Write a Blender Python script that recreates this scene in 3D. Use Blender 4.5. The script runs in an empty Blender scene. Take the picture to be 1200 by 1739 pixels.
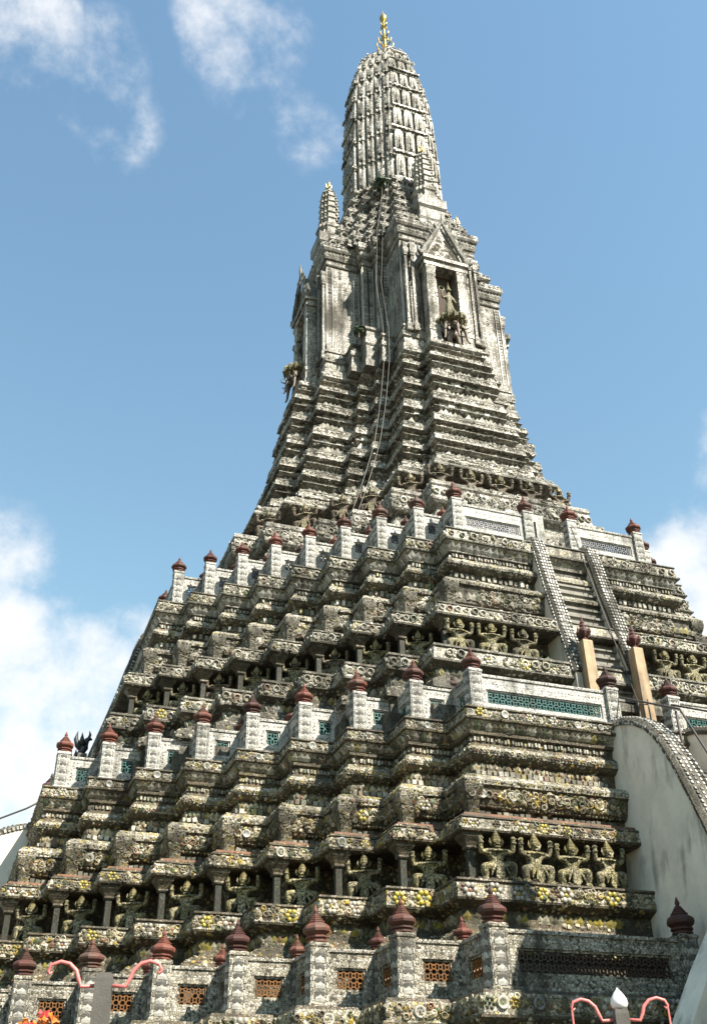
import bpy, bmesh, math, random
import numpy as np
from mathutils import Vector, Matrix
random.seed(7); rng = np.random.default_rng(7)
sc = bpy.context.scene; COL = sc.collection
R_ = math.radians
# ------------------------------------------------------------------ camera
YAW, PIT, ROLL, FPX = 0.359, 0.578, -0.021, 1755.4
CAM = Vector((-21.248, -46.817, 1.606))
def cam_axes():
    cy, sy, cp, sp, cr, sr = math.cos(YAW), math.sin(YAW), math.cos(PIT), math.sin(PIT), math.cos(ROLL), math.sin(ROLL)
    f = Vector((sy*cp, cy*cp, sp)); rt = Vector((cy, -sy, 0)); up = rt.cross(f)
    return cr*rt+sr*up, -sr*rt+cr*up, f
RT, UP, FW = cam_axes()
cd = bpy.data.cameras.new('camera'); cam = bpy.data.objects.new('camera', cd); COL.objects.link(cam)
cd.sensor_fit = 'VERTICAL'; cd.sensor_height = 24; cd.sensor_width = 24; cd.lens = FPX/1739*24
cd.clip_end = 5000; cd.clip_start = 0.1
m = Matrix((RT, UP, -FW)).transposed().to_4x4(); m.translation = CAM; cam.matrix_world = m
sc.camera = cam
def pix_dir(u, v): return (FW*FPX + RT*(u-600) + UP*(869.5-v)).normalized()
# ------------------------------------------------------------------ light
SUN_AZ, SUN_EL = 29.0, 47.0      # degrees to the right of the front normal (-Y), above the horizon
sv = Vector((math.cos(R_(SUN_EL))*math.sin(R_(SUN_AZ)), -math.cos(R_(SUN_EL))*math.cos(R_(SUN_AZ)), math.sin(R_(SUN_EL))))
sd = bpy.data.lights.new('sun', 'SUN'); sd.energy = 5.0; sd.angle = R_(0.53); sd.color = (1, .93, .81)
so = bpy.data.objects.new('sun', sd); COL.objects.link(so); so.rotation_euler = sv.to_track_quat('Z', 'Y').to_euler()
W = bpy.data.worlds.new('World'); sc.world = W; W.use_nodes = True
def world():
    nt = W.node_tree; nt.nodes.clear(); N = nt.nodes.new; L = nt.links.new
    out = N('ShaderNodeOutputWorld'); bg = N('ShaderNodeBackground'); bg.inputs[1].default_value = 0.071
    sky = N('ShaderNodeTexSky'); sky.sky_type = 'NISHITA'; sky.sun_disc = False
    sky.sun_elevation = R_(SUN_EL); sky.sun_rotation = math.atan2(sv.x, sv.y); sky.air_density = 2.0; sky.dust_density = .2; sky.ozone_density = 0.4
    tc = N('ShaderNodeTexCoord')
    def math_(op, a, b=None, c=None):
        n = N('ShaderNodeMath'); n.operation = op
        for i, x in enumerate((a, b, c)):
            if x is None: continue
            if hasattr(x, 'is_linked'): L(x, n.inputs[i])
            else: n.inputs[i].default_value = x
        return n.outputs[0]
    def noise(scale, det, rough=.55, dist=0.0):
        n = N('ShaderNodeTexNoise'); n.inputs['Scale'].default_value = scale; n.inputs['Detail'].default_value = det
        n.inputs['Roughness'].default_value = rough; n.inputs['Distortion'].default_value = dist; L(tc.outputs['Generated'], n.inputs['Vector']); return n.outputs[0]
    n1 = noise(9, 10, .62, .1); n2 = noise(2.6, 3)
    acc = None
    # cumulus banks and wisps where they stand in the sky
    for (u, v, rad, amp) in [(15, 1085, 3.0, 1.0), (20, 1150, 4.2, .95), (150, 1130, 3.2, .8), (215, 1090, 2.4, .55), (130, 1210, 5, .72), (10, 1260, 6, .85), (60, 1340, 6, .7), (-250, 1300, 14, .8), (1190, 960, 3.0, 1.0), (1150, 1000, 3.2, .9), (1215, 1060, 4.2, .85), (1260, 980, 5, 1),
                        (1500, 1000, 12, .8), (0, 0, 3.6, .60), (50, 60, 3.0, .54), (105, 130, 2.6, .46), (180, 90, 2.5, .3), (385, 40, 3.0, .44), (405, 100, 2.2, .36), (460, 35, 3.0, .30), (525, 222, 2.6, .26), (190, 210, 2.8, .33), (-300, 100, 7, .6), (430, 130, 3.0, .24)]:
        d = pix_dir(u, v)
        vm = N('ShaderNodeVectorMath'); vm.operation = 'DOT_PRODUCT'; L(tc.outputs['Generated'], vm.inputs[0]); vm.inputs[1].default_value = d
        mr = N('ShaderNodeMapRange'); mr.interpolation_type = 'SMOOTHSTEP'; L(vm.outputs['Value'], mr.inputs[0])
        mr.inputs[1].default_value = math.cos(R_(rad*1.25)); mr.inputs[2].default_value = math.cos(R_(rad*.2)); mr.inputs[3].default_value = 0; mr.inputs[4].default_value = amp
        acc = mr.outputs[0] if acc is None else math_('MAXIMUM', acc, mr.outputs[0])
    # elsewhere the same kind of fair weather cloud, from noise alone
    field = math_('MULTIPLY', math_('SUBTRACT', n2, .56), 2.2)
    away = N('ShaderNodeVectorMath'); away.operation = 'DOT_PRODUCT'; L(tc.outputs['Generated'], away.inputs[0]); away.inputs[1].default_value = FW
    mr0 = N('ShaderNodeMapRange'); L(away.outputs['Value'], mr0.inputs[0]); mr0.inputs[1].default_value = .62; mr0.inputs[2].default_value = .82; mr0.inputs[3].default_value = 1; mr0.inputs[4].default_value = 0
    acc = math_('MAXIMUM', acc, math_('MULTIPLY', field, mr0.outputs[0]))
    dens = math_('ADD', acc, math_('MULTIPLY', math_('SUBTRACT', n1, .5), 2.9))
    dens = math_('MULTIPLY', dens, math_('MINIMUM', math_('MULTIPLY', acc, 4.0), 1.0))
    mk = N('ShaderNodeMapRange'); mk.interpolation_type = 'SMOOTHSTEP'; L(dens, mk.inputs[0]); mk.inputs[1].default_value = .10; mk.inputs[2].default_value = 1.05; mk.inputs[4].default_value = .92
    mix = N('ShaderNodeMix'); mix.data_type = 'RGBA'; L(mk.outputs[0], mix.inputs[0])
    tint = N('ShaderNodeMix'); tint.data_type = 'RGBA'; tint.blend_type = 'MULTIPLY'; tint.inputs[0].default_value = 1.0; L(sky.outputs[0], tint.inputs[6]); tint.inputs[7].default_value = (.84, 1.0, 1.06, 1)
    L(tint.outputs[2], mix.inputs[6]); mix.inputs[7].default_value = (6.0, 6.05, 6.15, 1)
    L(mix.outputs[2], bg.inputs[0]); L(bg.outputs[0], out.inputs[0])
world()
sc.view_settings.view_transform = 'Standard'; sc.view_settings.look = 'None'; sc.view_settings.exposure = 1.34; sc.view_settings.gamma = 1
sc.view_settings.use_curve_mapping = False
sc.cycles.diffuse_bounces = 2; sc.cycles.max_bounces = 6

# ------------------------------------------------------------------ materials
MATS = {}
ALB = .76      # the whole tower is old, grimy stucco and porcelain
def new_mat(name):
    m = bpy.data.materials.new(name); m.use_nodes = True; MATS[name] = m
    nt = m.node_tree; return m, nt, nt.nodes['Principled BSDF']
def ramp(nt, stops, fac, interp='LINEAR'):
    r = nt.nodes.new('ShaderNodeValToRGB'); r.color_ramp.interpolation = interp
    e = r.color_ramp.elements
    while len(e) < len(stops): e.new(.5)
    for i, (p, c) in enumerate(stops): e[i].position = p; e[i].color = (*c, 1) if len(c) == 3 else c
    nt.links.new(fac, r.inputs[0]); return r.outputs[0]
def nz(nt, vec, scale, det=4, rough=.6):
    n = nt.nodes.new('ShaderNodeTexNoise'); n.inputs['Scale'].default_value = scale; n.inputs['Detail'].default_value = det; n.inputs['Roughness'].default_value = rough
    nt.links.new(vec, n.inputs['Vector']); return n.outputs[0]
def mixc(nt, fac, a, b, mode='MIX'):
    n = nt.nodes.new('ShaderNodeMix'); n.data_type = 'RGBA'; n.blend_type = mode
    for i, x in ((0, fac), (6, a), (7, b)):
        if hasattr(x, 'is_linked'): nt.links.new(x, n.inputs[i])
        else: n.inputs[i].default_value = x if i == 0 else (*x, 1)
    return n.outputs[2]
def vmul(nt, vec, s):
    n = nt.nodes.new('ShaderNodeVectorMath'); n.operation = 'MULTIPLY'; nt.links.new(vec, n.inputs[0]); n.inputs[1].default_value = s; return n.outputs[0]
def world_pos(nt): return nt.nodes.new('ShaderNodeNewGeometry').outputs['Position']
BLACKDIRT = (.035, .031, .022)
def dirt_mask(nt, pos, amount):
    """grime: blotches plus vertical run-off streaks"""
    a = nz(nt, pos, .5, 4, .6); b = nz(nt, vmul(nt, pos, (1.9, 1.9, .25)), 1.3, 4, .6)
    n = nt.nodes.new('ShaderNodeMath'); n.operation = 'ADD'; nt.links.new(a, n.inputs[0]); nt.links.new(b, n.inputs[1])
    k = 1.0 - amount
    return ramp(nt, [(.5*(.62+.5*k), (0, 0, 0)), (.5*(.62+.5*k)+.17, (1, 1, 1))], half(nt, n.outputs[0]))
def half(nt, s):
    n = nt.nodes.new('ShaderNodeMath'); n.operation = 'MULTIPLY'; nt.links.new(s, n.inputs[0]); n.inputs[1].default_value = .5; return n.outputs[0]
def mosaic(name, stops, dirt, scale=12.0, grout=(.06, .052, .04), rough=.48):
    """porcelain shards set in stucco"""
    stops = [(a_, tuple(x*ALB for x in c_)) for a_, c_ in stops]
    m, nt, p = new_mat(name); pos = world_pos(nt)
    vo = nt.nodes.new('ShaderNodeTexVoronoi'); vo.inputs['Scale'].default_value = scale; nt.links.new(pos, vo.inputs['Vector'])
    ve = nt.nodes.new('ShaderNodeTexVoronoi'); ve.feature = 'DISTANCE_TO_EDGE'; ve.inputs['Scale'].default_value = scale; nt.links.new(pos, ve.inputs['Vector'])
    sep = nt.nodes.new('ShaderNodeSeparateColor'); nt.links.new(vo.outputs['Color'], sep.inputs[0])
    tile = ramp(nt, stops, sep.outputs[0], 'CONSTANT')
    edge = ramp(nt, [(.02, (1, 1, 1)), (.075, (0, 0, 0))], ve.outputs['Distance'])
    c = mixc(nt, edge, tile, grout)
    d = dirt_mask(nt, pos, dirt)
    fd = nt.nodes.new('ShaderNodeMath'); fd.operation = 'MULTIPLY'; nt.links.new(d, fd.inputs[0]); fd.inputs[1].default_value = .88
    c = mixc(nt, fd.outputs[0], c, BLACKDIRT)
    nt.links.new(c, p.inputs['Base Color'])
    rr = nt.nodes.new('ShaderNodeMapRange'); nt.links.new(d, rr.inputs[0]); rr.inputs[3].default_value = rough; rr.inputs[4].default_value = .85; nt.links.new(rr.outputs[0], p.inputs['Roughness'])
    h = nt.nodes.new('ShaderNodeMath'); h.operation = 'MULTIPLY_ADD'; nt.links.new(sep.outputs[1], h.inputs[0]); h.inputs[1].default_value = .5
    ed = ramp(nt, [(.0, (0, 0, 0)), (.12, (1, 1, 1))], ve.outputs['Distance']); nt.links.new(ed, h.inputs[2])
    bp = nt.nodes.new('ShaderNodeBump'); bp.inputs['Strength'].default_value = .7; bp.inputs['Distance'].default_value = .016; p.inputs['Specular IOR Level'].default_value = .35; nt.links.new(h.outputs[0], bp.inputs['Height']); nt.links.new(bp.outputs[0], p.inputs['Normal'])
    return m
def attr_mat(name, dirt, rough=.42):
    """relief pieces: their own glaze colour, plus the same grime"""
    m, nt, p = new_mat(name); pos = world_pos(nt)
    at = nt.nodes.new('ShaderNodeAttribute'); at.attribute_name = 'glaze'
    d = dirt_mask(nt, pos, dirt)
    fd = nt.nodes.new('ShaderNodeMath'); fd.operation = 'MULTIPLY'; nt.links.new(d, fd.inputs[0]); fd.inputs[1].default_value = .82
    v = nz(nt, pos, 14, 3); c = mixc(nt, 1.0, at.outputs['Color'], (ALB, ALB, ALB), 'MULTIPLY'); c = mixc(nt, ramp(nt, [(.35, (0, 0, 0)), (.75, (.6, .6, .6))], v), c, (.07, .063, .045))
    c = mixc(nt, fd.outputs[0], c, BLACKDIRT); nt.links.new(c, p.inputs['Base Color'])
    rr = nt.nodes.new('ShaderNodeMapRange'); nt.links.new(d, rr.inputs[0]); rr.inputs[3].default_value = rough; rr.inputs[4].default_value = .85; nt.links.new(rr.outputs[0], p.inputs['Roughness'])
    bp = nt.nodes.new('ShaderNodeBump'); bp.inputs['Strength'].default_value = .5; bp.inputs['Distance'].default_value = .02; nt.links.new(nz(nt, pos, 22, 3), bp.inputs['Height']); nt.links.new(bp.outputs[0], p.inputs['Normal'])
    return m
def plain(name, col, rough=.6, var=.25, scale=3, dirt=0.0, metal=0.0, bump=.3, coat=0):
    col = tuple(x*(ALB if name not in ('plaster', 'pink_paint', 'lamp_white') else .92) for x in col)
    m, nt, p = new_mat(name); pos = world_pos(nt)
    n = nz(nt, pos, scale, 6, .65)
    lo = tuple(x*(1-var) for x in col); hi = tuple(min(1, x*(1+var*.6)) for x in col)
    c = ramp(nt, [(.3, lo), (.7, hi)], n)
    if dirt > 0:
        fd = nt.nodes.new('ShaderNodeMath'); fd.operation = 'MULTIPLY'; nt.links.new(dirt_mask(nt, pos, dirt), fd.inputs[0]); fd.inputs[1].default_value = .75
        c = mixc(nt, fd.outputs[0], c, BLACKDIRT)
    nt.links.new(c, p.inputs['Base Color']); p.inputs['Roughness'].default_value = rough; p.inputs['Metallic'].default_value = metal
    bp = nt.nodes.new('ShaderNodeBump'); bp.inputs['Strength'].default_value = bump; bp.inputs['Distance'].default_value = .02; nt.links.new(nz(nt, pos, scale*9, 4), bp.inputs['Height']); nt.links.new(bp.outputs[0], p.inputs['Normal'])
    return m
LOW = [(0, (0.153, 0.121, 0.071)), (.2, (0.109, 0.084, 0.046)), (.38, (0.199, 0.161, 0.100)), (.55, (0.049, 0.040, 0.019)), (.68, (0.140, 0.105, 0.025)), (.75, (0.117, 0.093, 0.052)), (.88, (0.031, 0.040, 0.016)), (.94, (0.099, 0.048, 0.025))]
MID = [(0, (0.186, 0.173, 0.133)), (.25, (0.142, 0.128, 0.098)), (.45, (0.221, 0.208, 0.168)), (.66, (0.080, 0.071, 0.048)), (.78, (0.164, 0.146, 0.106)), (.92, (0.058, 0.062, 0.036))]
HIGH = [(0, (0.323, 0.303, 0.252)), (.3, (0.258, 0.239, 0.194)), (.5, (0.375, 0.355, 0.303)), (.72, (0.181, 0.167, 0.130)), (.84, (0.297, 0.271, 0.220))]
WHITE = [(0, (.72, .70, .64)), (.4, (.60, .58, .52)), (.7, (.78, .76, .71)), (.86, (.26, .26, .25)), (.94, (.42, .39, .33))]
mosaic('mosaic_lit_ledge', [(0, (.50, .46, .37)), (.3, (.36, .33, .25)), (.5, (.62, .58, .48)), (.7, (.22, .20, .14)), (.82, (.45, .37, .14)), (.9, (.42, .39, .31))], .40, scale=11); mosaic('mosaic_post', [(0, (.47, .43, .34)), (.3, (.30, .27, .20)), (.5, (.62, .58, .48)), (.7, (.10, .085, .06)), (.82, (.42, .38, .29))], .42, scale=13); mosaic('mosaic_spire', [(a_, tuple(min(.75, x*1.62) for x in c_)) for a_, c_ in HIGH], .42, scale=6.0); mosaic('mosaic_low', LOW, .52); mosaic('mosaic_mid', MID, .50); mosaic('mosaic_high', HIGH, .44, scale=7.0); mosaic('mosaic_white', WHITE, .24, scale=20, grout=(.2, .19, .17))  # first mosaic is the brightened one painted on ledge faces to read as lit
attr_mat('relief_low', .46); attr_mat('relief_mid', .44); attr_mat('relief_high', .42)
plain('terracotta', (.135, .036, .021), .72, .4, 5, .36)
def fade(name):
    nt = MATS[name].node_tree; p = nt.nodes['Principled BSDF']; src = p.inputs['Base Color'].links[0].from_socket
    oi = nt.nodes.new('ShaderNodeObjectInfo'); c = mixc(nt, 1.0, src, ramp(nt, [(0, (.5, .55, .6)), (.5, (1, 1, 1)), (1, (1.5, 1.7, 1.75))], oi.outputs['Random']), 'MULTIPLY'); nt.links.new(c, p.inputs['Base Color'])
fade('terracotta')
plain('old_red', (.10, .024, .017), .7, .4, 6, .35)
plain('teal_glaze', (.035, .14, .125), .3, .5, 7, .3)
plain('orange_glaze', (.24, .095, .016), .4, .5, 7, .35)
plain('brown_lattice', (.05, .026, .014), .6, .5, 7, .3); plain('slate_glaze', (.055, .065, .085), .4, .3, 7)
plain('plaster', (.74, .67, .56), .9, .18, 1.1, .17, bump=.3)
plain('stair_stone', (.30, .28, .24), .85, .3, 3, .35)
plain('beige_paint', (.50, .35, .21), .8, .25, 2.5, .32, bump=.2)
mosaic('statue_glaze', [(0, (.36, .31, .12)), (.3, (.19, .165, .07)), (.55, (.52, .46, .25)), (.75, (.06, .06, .03))], .40, scale=24)
mosaic('statue_pale', [(0, (.42, .37, .20)), (.3, (.23, .20, .11)), (.55, (.58, .52, .34)), (.75, (.08, .07, .04))], .42, scale=24)
mosaic('statue_brown', [(0, (.20, .14, .09)), (.35, (.12, .085, .055)), (.6, (.30, .23, .15)), (.8, (.06, .045, .03))], .42, scale=24)
plain('crown_gold', (.24, .20, .085), .45, .55, 9, .4)
mosaic('green_glaze', [(0, (.03, .045, .03)), (.4, (.015, .02, .014)), (.7, (.07, .075, .05)), (.85, (.05, .03, .02))], .45, scale=20)
plain('gold', (.62, .40, .10), .42, .35, 8, .15, metal=1.0)
plain('dark_bronze', (.035, .035, .04), .45, .3, 6)
plain('elephant_stone', (.20, .15, .11), .6, .4, 5, .35)
plain('galvanised', (.55, .56, .57), .35, .15, 5, 0, metal=.9)
plain('iron', (.06, .05, .045), .6, .3, 5)
plain('rope', (.34, .32, .29), .8, .2, 5)
plain('pink_paint', (.72, .20, .18), .45, .14, 5, .05)
plain('lamp_white', (.80, .76, .74), .35, .06, 5)
plain('concrete', (.12, .11, .095), .85, .2, 4, .15)
plain('paving', (.10, .095, .08), .9, .3, .6, .2)
plain('roof_tile', (.30, .12, .06), .6, .3, 3, .2)
plain('leaf', (.05, .085, .03), .6, .5, 4)
plain('petal_orange', (.80, .24, .03), .6, .2, 5); plain('petal_red', (.55, .03, .03), .6, .2, 5)
plain('glaze_yellow', (.50, .40, .045), .3, .4, 12, .3); plain('glaze_white', (.50, .47, .39), .3, .35, 12, .38)
plain('glaze_green', (.16, .17, .10), .3, .3, 12, .3); plain('glaze_rose', (.34, .17, .11), .3, .3, 12, .3); plain('glaze_blue', (.30, .31, .30), .3, .3, 12, .3)
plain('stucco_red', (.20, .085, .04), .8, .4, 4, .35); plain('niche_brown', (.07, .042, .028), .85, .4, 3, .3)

# ------------------------------------------------------------------ helpers
def link(o, parent=None):
    COL.objects.link(o)
    if parent is not None: o.parent = parent
    return o
def obj(name, mesh, parent=None, loc=None, rz=0.0, scale=None):
    o = bpy.data.objects.new(name, mesh)
    if loc is not None: o.location = loc
    if rz: o.rotation_euler = (0, 0, rz)
    if scale: o.scale = scale
    return link(o, parent)
def empty(name, loc=(0, 0, 0), rz=0.0):
    o = bpy.data.objects.new(name, None); o.location = loc; o.rotation_euler = (0, 0, rz); o.empty_display_size = .2; return link(o)
def tag(o, label, cat, group=None):
    o['label'] = label; o['category'] = cat
    if group: o['group'] = group
    return o
class MB:
    """collects polygons (numpy) and links them as one mesh"""
    def __init__(s): s.V = []; s.L = []; s.S = []; s.C = []; s.M = []; s.n = 0
    def add(s, V, F, col=(.5, .5, .5), mi=0):
        V = np.asarray(V, float).reshape(-1, 3)
        s.V.append(V)
        for f in F: s.L.append(np.asarray(f, np.int64)+s.n)
        s.S.append(np.array([len(f) for f in F])); s.C.append(np.tile(col, (len(F), 1))); s.M.append(np.full(len(F), mi)); s.n += len(V); return s
    def inst(s, tmpl, O, U, Vv, Wn, cols):
        """tmpl=(V,[tri/quads as one array per size]); O,U,V,W arrays (N,3); cols (N,3)"""
        tv, tf = tmpl; N = len(O)
        if N == 0: return
        P = O[:, None, :]+tv[None, :, 0:1]*U[:, None, :]+tv[None, :, 1:2]*Vv[:, None, :]+tv[None, :, 2:3]*Wn[:, None, :]
        k = len(tv); s.V.append(P.reshape(-1, 3)); base = s.n+np.arange(N)*k
        for f in tf:
            a = (base[:, None]+np.asarray(f)[None, :])
            s.L.append(a.ravel()); s.S.append(np.full(N, len(f))); s.C.append(cols); s.M.append(np.zeros(N, int))
        s.n += N*k
    def box(s, x0, x1, y0, y1, z0, z1, col=(.5, .5, .5), mi=0):
        V = [(x0, y0, z0), (x1, y0, z0), (x1, y1, z0), (x0, y1, z0), (x0, y0, z1), (x1, y0, z1), (x1, y1, z1), (x0, y1, z1)]
        return s.add(V, [(0, 3, 2, 1), (4, 5, 6, 7), (0, 1, 5, 4), (1, 2, 6, 5), (2, 3, 7, 6), (3, 0, 4, 7)], col, mi)
    def loft(s, prof, seg=4, rot=math.pi/4, cx=0, cy=0, col=(.5, .5, .5), mi=0, sq=True):
        """stacked regular polygons; for seg=4, prof radius is the half width"""
        rings = []; k = math.sqrt(2) if (seg == 4 and sq) else 1
        V = []
        for (r, z) in prof:
            for i in range(seg):
                a = rot+2*math.pi*i/seg; V.append((cx+r*k*math.cos(a), cy+r*k*math.sin(a), z))
        F = []
        for j in range(len(prof)-1):
            for i in range(seg):
                i2 = (i+1) % seg; F.append((j*seg+i, j*seg+i2, (j+1)*seg+i2, (j+1)*seg+i))
        F.append(tuple(range(seg))[::-1]); F.append(tuple((len(prof)-1)*seg+i for i in range(seg)))
        return s.add(V, F, col, mi)
    def tube(s, pts, rad, seg=6, col=(.5, .5, .5), mi=0):
        pts = [Vector(p) for p in pts]; n = len(pts); rads = rad if hasattr(rad, '__len__') else [rad]*n
        V = []; prev = None
        for i, p in enumerate(pts):
            d = (pts[min(i+1, n-1)]-pts[max(i-1, 0)]).normalized()
            if prev is None: a = d.orthogonal().normalized()
            else: a = (prev-d*prev.dot(d)).normalized()
            prev = a; b = d.cross(a)
            for k in range(seg):
                t = 2*math.pi*k/seg; V.append(tuple(p+(a*math.cos(t)+b*math.sin(t))*rads[i]))
        F = []
        for j in range(n-1):
            for i in range(seg):
                i2 = (i+1) % seg; F.append((j*seg+i, j*seg+i2, (j+1)*seg+i2, (j+1)*seg+i))
        F.append(tuple(range(seg))[::-1]); F.append(tuple((n-1)*seg+i for i in range(seg)))
        return s.add(V, F, col, mi)
    def prism(s, poly, y0, y1, col=(.5, .5, .5), mi=0):
        """poly in (x,z), extruded along y"""
        n = len(poly); V = [(x, y0, z) for x, z in poly]+[(x, y1, z) for x, z in poly]
        F = [tuple(range(n)), tuple(range(2*n-1, n-1, -1))]+[(i, i+n, (i+1) % n+n, (i+1) % n) for i in range(n)]
        return s.add(V, F, col, mi)
    def mesh(s, name, mats, smooth=False):
        me = bpy.data.meshes.new(name); V = np.concatenate(s.V); L = np.concatenate(s.L); S = np.concatenate(s.S); C = np.concatenate(s.C); M = np.concatenate(s.M)
        me.vertices.add(len(V)); me.vertices.foreach_set('co', V.astype(np.float32).ravel())
        me.loops.add(len(L)); me.loops.foreach_set('vertex_index', L.astype(np.int32))
        me.polygons.add(len(S)); st = np.concatenate([[0], np.cumsum(S)[:-1]]); me.polygons.foreach_set('loop_start', st.astype(np.int32))
        me.polygons.foreach_set('material_index', M.astype(np.int32))
        me.polygons.foreach_set('use_smooth', np.full(len(S), bool(smooth)))
        at = me.attributes.new('glaze', 'FLOAT_COLOR', 'FACE'); at.data.foreach_set('color', np.concatenate([C, np.ones((len(C), 1))], 1).astype(np.float32).ravel())
        for k in (mats if isinstance(mats, (list, tuple)) else [mats]): me.materials.append(MATS[k])
        me.update(calc_edges=True); me.validate(); return me
def fix_normals(me):
    bm = bmesh.new(); bm.from_mesh(me); bmesh.ops.recalc_face_normals(bm, faces=bm.faces); bm.to_mesh(me); bm.free(); return me

# ------------------------------------------------------------------ the redented plan
def stairs_plan(a, b, n):
    """front-left quadrant of the plan, from the front bay's corner round to the left bay's"""
    s = (b-a)/n; Q = []
    for i in range(n+1):
        Q.append((-a-i*s, -b+i*s))
        if i < n: Q.append((-a-i*s, -b+(i+1)*s))
    return np.array(Q)
def full(Q, o):
    """closed outline (clockwise from above) offset outward by o"""
    lf = Q+np.array([-o, -o]); lb = (lf*[1, -1])[::-1]; rb = lf*[-1, -1]; rf = (lf*[-1, 1])[::-1]
    return np.concatenate([lf, lb, rb, rf])
def sweep(mb, prof, planf, cap=True, col=(.5, .5, .5), light=()):
    """prof: list of (o, z); planf(z) -> quadrant polyline"""
    rings = [np.column_stack([full(planf(z), o), np.full(len(planf(z))*4, z)]) for o, z in prof]
    n = len(rings[0]); V = np.concatenate(rings); F = []
    for j in range(len(prof)-1):
        i = np.arange(n); i2 = (i+1) % n
        F.extend(np.column_stack([j*n+i2, j*n+i, (j+1)*n+i, (j+1)*n+i2]).tolist())
    if cap: F.append([(len(prof)-1)*n+i for i in range(n)][::-1])
    mb.add(V, F, col)
    for j in range(len(prof)-1):
        zm = (prof[j][1]+prof[j+1][1])/2
        if any(a <= zm <= b for a, b in light) and prof[j+1][1]-prof[j][1] > .05: mb.M[-1][j*n:(j+1)*n] = 1  # ledge faces take the brighter mosaic: sunlit ledge against shaded recess, put into colour
def edges(Q, o):
    """visible outline edges: start, end, normal, length, kind"""
    P = full(Q, o); n = len(P); q = len(Q); out = []
    for i in range(n):
        p, r = P[i], P[(i+1) % n]; d = r-p; L = np.hypot(*d)
        if L < 1e-6: continue
        nv = np.array([-d[1], d[0]])/L
        if nv[1] < -.5 and p[1] < 0: kind = 'front'
        elif nv[0] < -.5 and p[0] < 0 and min(p[1], r[1]) < 0: kind = 'left'
        else: continue
        out.append((p, r, nv, L, kind))
    return out
# relief templates: local u (along), v (up), w (out); unit size
def T_disc(k=8):
    V = []; F = []
    for r, h in ((.5, 0), (.47, .30), (.36, .32), (.24, .05)):
        for i in range(k): a = 2*math.pi*i/k; V.append((r*math.cos(a), r*math.sin(a), h))
    V.append((0, 0, .12))
    for q in range(3):
        for i in range(k): j = (i+1) % k; F.append((q*k+i, q*k+j, (q+1)*k+j, (q+1)*k+i))
    for i in range(k): F.append((3*k+i, 3*k+(i+1) % k, 4*k))
    return np.array(V), F
def T_flower(k=6):
    V = []; F = []
    def dome(cx, cy, r, h, seg=5):
        b = len(V); V.append((cx, cy, h))
        for i in range(seg): a = 2*math.pi*i/seg+.3; V.append((cx+r*math.cos(a), cy+r*math.sin(a), .0))
        for i in range(seg): F.append((b, b+1+i, b+1+(i+1) % seg))
    for i in range(k): a = 2*math.pi*i/k; dome(.33*math.cos(a), .33*math.sin(a), .18, .22)
    dome(0, 0, .15, .30)
    return np.array(V), F
def T_petal():
    V = [(-.42, -.5, .05), (.42, -.5, .05), (.46, -.05, .22), (.0, .5, .42), (-.46, -.05, .22), (0, -.5, .22), (0, 0, .42)]
    F = [(0, 5, 6, 4), (5, 1, 2, 6), (6, 2, 3), (4, 6, 3)]
    V += [(-.46, -.05, 0), (.46, -.05, 0), (0, .5, 0), (-.42, -.5, 0), (.42, -.5, 0)]
    F += [(4, 3, 9, 7), (3, 2, 8, 9), (2, 1, 11, 8), (0, 4, 7, 10)]
    return np.array(V), F
def T_box():
    V = [(-.5, -.5, 0), (.5, -.5, 0), (.5, .5, 0), (-.5, .5, 0), (-.45, -.45, 1), (.45, -.45, 1), (.45, .45, 1), (-.45, .45, 1)]
    return np.array(V), [(4, 5, 6, 7), (0, 1, 5, 4), (1, 2, 6, 5), (2, 3, 7, 6), (3, 0, 4, 7)]
def T_gem():
    V = [(-.5, 0, 0), (0, -.5, 0), (.5, 0, 0), (0, .5, 0), (.06, .04, .42)]
    return np.array(V), [(0, 1, 4), (1, 2, 4), (2, 3, 4), (3, 0, 4)]
TM = {'disc': T_disc(), 'flower': T_flower(), 'petal': T_petal(), 'box': T_box(), 'gem': T_gem()}
PAL = {
 'low': ([(0.569, 0.484, 0.316), (0.683, 0.600, 0.433), (0.387, 0.326, 0.199), (0.524, 0.379, 0.064), (0.228, 0.189, 0.108), (0.113, 0.147, 0.064), (0.341, 0.169, 0.090), (0.137, 0.116, 0.071)], [.18, .10, .18, .09, .19, .10, .05, .11]),
 'mid': ([(0.570, 0.528, 0.422), (0.676, 0.644, 0.550), (0.401, 0.370, 0.275), (0.444, 0.380, 0.127), (0.233, 0.211, 0.148), (0.116, 0.148, 0.074), (0.338, 0.211, 0.137), (0.137, 0.127, 0.095)], [.22, .15, .22, .05, .16, .06, .04, .10]),
 'high': ([(0.602, 0.562, 0.462), (0.682, 0.652, 0.572), (0.422, 0.391, 0.311), (0.280, 0.261, 0.201), (0.150, 0.140, 0.100)], [.28, .2, .26, .16, .10]),
 'white': ([(0.634, 0.616, 0.554), (0.546, 0.528, 0.466), (0.317, 0.299, 0.255)], [.4, .35, .25]),
 'dark': ([(0.088, 0.079, 0.057), (0.141, 0.132, 0.088), (0.264, 0.238, 0.176), (0.053, 0.070, 0.040)], [.35, .3, .2, .15]),
 'yellow': ([(0.464, 0.377, 0.068), (0.522, 0.484, 0.367), (0.349, 0.310, 0.194), (0.367, 0.204, 0.097), (0.155, 0.145, 0.087)], [.26, .30, .2, .1, .14])}
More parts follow.
